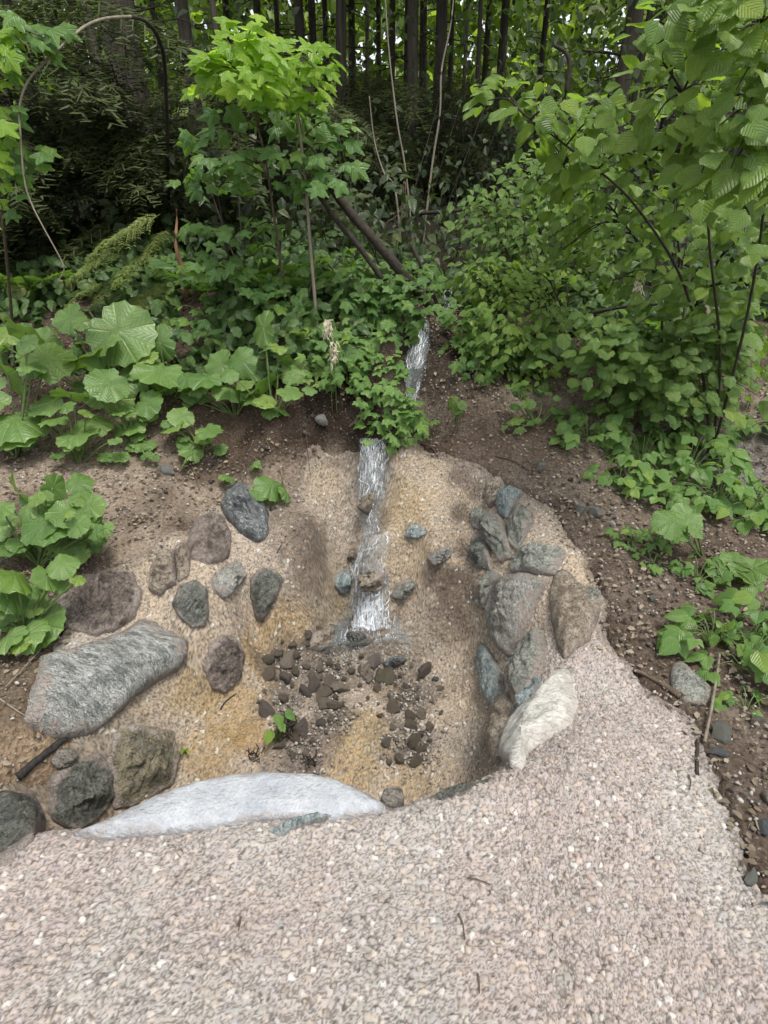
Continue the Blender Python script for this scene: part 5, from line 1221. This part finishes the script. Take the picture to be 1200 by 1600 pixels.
def loose_px(px, py, w, mat, label, group=None): loose(hit(px, py), w/FPX*(hit(px, py)-CAMV).length*.5, mat, label, group)
W_ = [hit(*p) for p in [(1045,1058),(1050,1038),(1064,1034),(1090,1058),(1112,1078),(1110,1095),(1092,1104),(1070,1098),(1050,1080)]]
me, c_ = stone_mesh('stone', W_, .045, 91, n=36, facet=.5, power=3, sink=.03); tag(link('stone', me, M_ROCK['green'], None, c_), 'smooth grey green stone lying on the soil right of the apron', 'stone')
for px, py, w, mt, lab in ((1126,1148,42,'green','greenish flat stone at the right edge of the concrete below the raspberry'),(1122,1180,30,'blue','dark grey stone under the greenish flat one'),(1188,1296,28,'blue','bluish stone at the lower right edge'),(1172,1380,28,'green','grey stone at the concrete edge in the lower right corner'),
   (843,730,24,'pale','pale angular stone on the soil above the right wall'),(930,805,30,'pale','grey angular stone on the soil right of the wall rim'),(905,797,28,'pale','flat pale stone beside the grey angular one on the rim'),(957,824,14,'quartz','small white stone right of the two stones on the rim'),
   (262,738,28,'pale','pale flat stone on the bare brown slope below the butterbur'),(1018,935,18,'green','small greenish stone on the soil beside the raspberry'),(500,655,26,'pale','pale stone stuck in the dark bank left of the hollow'),(1195,680,26,'slab','whitish stone at the right edge in the shade'),(905,700,20,'pale','small pale stone under the bright weed'),
   (1185,1130,24,'loose','grey stone in the dirt below the raspberry shoot'),(1196,1250,26,'tan','tan stone at the lower right edge'),(120,880,24,'pale','grey flat stone under the butterbur thicket leaves')):
    loose_px(px, py, w, mt, lab)
RB = region([(430,1000),(500,975),(560,1020),(600,1040),(650,1025),(690,1060),(700,1110),(660,1190),(600,1200),(590,1120),(540,1060),(520,1150),(470,1200),(430,1170),(400,1090)], 95, lambda x, y, R: 5, 31, mind=14)
for k, p in enumerate(RB):
    pr = project(p.x, p.y, p.z); q = hit(*pr); s = random.choice([8, 9, 11, 12, 15, 18, 22, 28])/FPX*(q-CAMV).length*.62
    loose(q, s, ('rubble', 'rubble', 'brown', 'tan', 'rubble', 'loose', 'olive')[k % 7], 'wet brown piece of rubble on the basin floor', 'rubble stones on the basin floor', sink=.1, lift=.026)
SPOTS = region([(960,920),(1000,880),(1080,900),(1050,960),(1045,1030),(990,1040),(955,990)], 40, lambda x, y, R: 5, 32, mind=8)+region([(1100,1150),(1200,1120),(1230,1420),(1185,1350),(1140,1240)], 30, lambda x, y, R: 5, 33, mind=9)+region([(850,740),(960,730),(980,800),(930,830),(890,800)], 24, lambda x, y, R: 5, 34, mind=8)
for k, p in enumerate(SPOTS):
    q = hit(*project(p.x, p.y, p.z)); s = random.choice([4, 5, 5, 6, 7, 9])/FPX*(q-CAMV).length*.6
    loose(q, s, random.choice(['loose', 'loose', 'pale', 'tan', 'brown']), 'small loose stone in the dark soil right of the concrete', 'small loose stones right of the concrete')
SPOTS = region([(120,760),(260,720),(400,700),(380,750),(300,800),(200,850),(130,880)], 36, lambda x, y, R: 5, 35, mind=9)+region([(400,640),(520,640),(490,720),(440,760),(390,700)], 16, lambda x, y, R: 5, 36, mind=10)
for k, p in enumerate(SPOTS):
    q = hit(*project(p.x, p.y, p.z)); s = random.choice([4, 5, 5, 6, 7, 9])/FPX*(q-CAMV).length*.55
    loose(q, s, random.choice(['loose', 'tan', 'brown', 'brown']), 'small loose stone on the bare soil above the left wall', 'small loose stones above the left wall')
# pebbles half bedded in the concrete skin, its largest aggregate
for k in range(190):
    px, py = random.uniform(20, 1130), random.uniform(1290, 1595) if k < 150 else random.uniform(1090, 1290)
    if k >= 150: px = random.uniform(880, 1090)
    q = hit(px, py)
    if not concmask(np.array([q.x]), np.array([q.y]))[0]: continue
    s = random.uniform(7, 13)/FPX*(q-CAMV).length*.5
    o = bpy.data.objects.new('pebble', rock_mesh(random.randrange(7), 'pebble')); COL.objects.link(o); o.parent = CONCRETE
    o.rotation_euler = (0, 0, random.uniform(0, 6.28)); o.scale = (s, s, s*.8); o.location = q+hnormal(q.x, q.y)*.013
# gravel and dead leaf litter nobody could count
def litter(n, kind, poly_fn, mat, name, label, s0, s1, flat=True):
    items = []
    while len(items) < n:
        p = poly_fn()
        if p is None: continue
        items.append((p, random.uniform(s0, s1), Vector((random.uniform(-1, 1), random.uniform(-1, 1), random.uniform(-.2, .3))), hnormal(p.x, p.y)+rv(.45)))
    V, U, F = leaf_mass(kind, items); tag(link(name, mesh_np(name, V, F, uv=U), mat), label, None, None, 'stuff')
_px = rng.uniform([-3.2, .9], [3.2, 5.2], (60000, 2)); _ins = concmask(_px[:, 0], _px[:, 1], 0)
_edge = _ins & ~concmask(_px[:, 0]+.06*np.sign(_px[:, 0]+.2), _px[:, 1]+.03, 0)
_px = _px[~_ins | _edge]; _pi = [0]
def soil_pt():
    _pi[0] = (_pi[0]+1) % len(_px); x, y = _px[_pi[0]]
    if y < 1.0 and x < .8: return None
    if -1.1 < x < .25 and 3.45 < y < 4.1 and random.random() < .85: return None
    return Vector((x, y, h1(x, y)+random.uniform(.004, .03)))
litter(15000, 'simple', soil_pt, LM['dead'], 'litter', 'dry leaf bits and bark flakes scattered over the bare soil',   .009, .036)
V, F, o_ = [], [], 0
cnt = 0
FLOOR_C = [hit(a, b) for a, b in ((450,1050),(520,1050),(610,1045),(450,1110),(520,1120),(650,1090),(625,1150),(480,1175),(655,1165))]
while cnt < 8200:
    if cnt % 5 == 0:
        c_ = random.choice(FLOOR_C); x, y = random.gauss(c_.x, .07), random.gauss(c_.y, .09); p = Vector((x, y, h1(x, y)+.022))
    else: p = soil_pt()
    if p is None or p.y > 4.4: continue
    P, f = ROCKS[cnt % 7]; 
    if cnt < 7: pass
    s = random.uniform(.004, .013)*(1.3 if random.random() < .1 else 1); a = random.uniform(0, 6.28)
    Q = P[:12]  # the twelve corners of the base solid
    c, sn = math.cos(a), math.sin(a); Q = np.stack([Q[:, 0]*c-Q[:, 1]*sn, Q[:, 0]*sn+Q[:, 1]*c, Q[:, 2]], 1)*s+np.array(p)
    V.append(Q); F += [tuple(i+o_ for i in t_) for t_ in ICO]; o_ += 12; cnt += 1
tag(link('gravel', mesh_np('gravel', np.concatenate(V), np.array(F), smooth=False), M_GRAVEL), 'fine grey and tan gravel scattered over the soil beside the concrete', None, None, 'stuff')

mb = MB()
for k in range(520):
    p = soil_pt()
    if p is None or p.y > 4.6: continue
    a = random.uniform(0, 6.28); l = random.uniform(.02, .12); d = Vector((math.cos(a), math.sin(a), 0))*l; q = p+d; q.z = h1(q.x, q.y)+.015; m_ = (p+q)/2+rv(.01); m_.z = h1(m_.x, m_.y)+.022
    mb.tube([p, m_, q], [.0022, .0018, .0008], 4)
tag(mb.build('twigs', M_TWIG), 'fine broken twigs and roots lying on the bare soil', None, None, 'stuff')
bK = ground_point(730, 560, 4.4)
shrub('bramble_bush', 'small bramble closing the right bank beside the upper stream', 'bush', bK, [[bK, W(735,520,4.3), W(720,480,4.4)], [bK, W(760,540,4.2)]], region([(700,480),(790,480),(800,600),(740,610),(690,560),(705,510)], 18, YR(4.05, 4.5), 41, mind=16), 'palm5', 'maple', .075, 10, spread=.11, wood=M_TWIG, stem_r=.005)
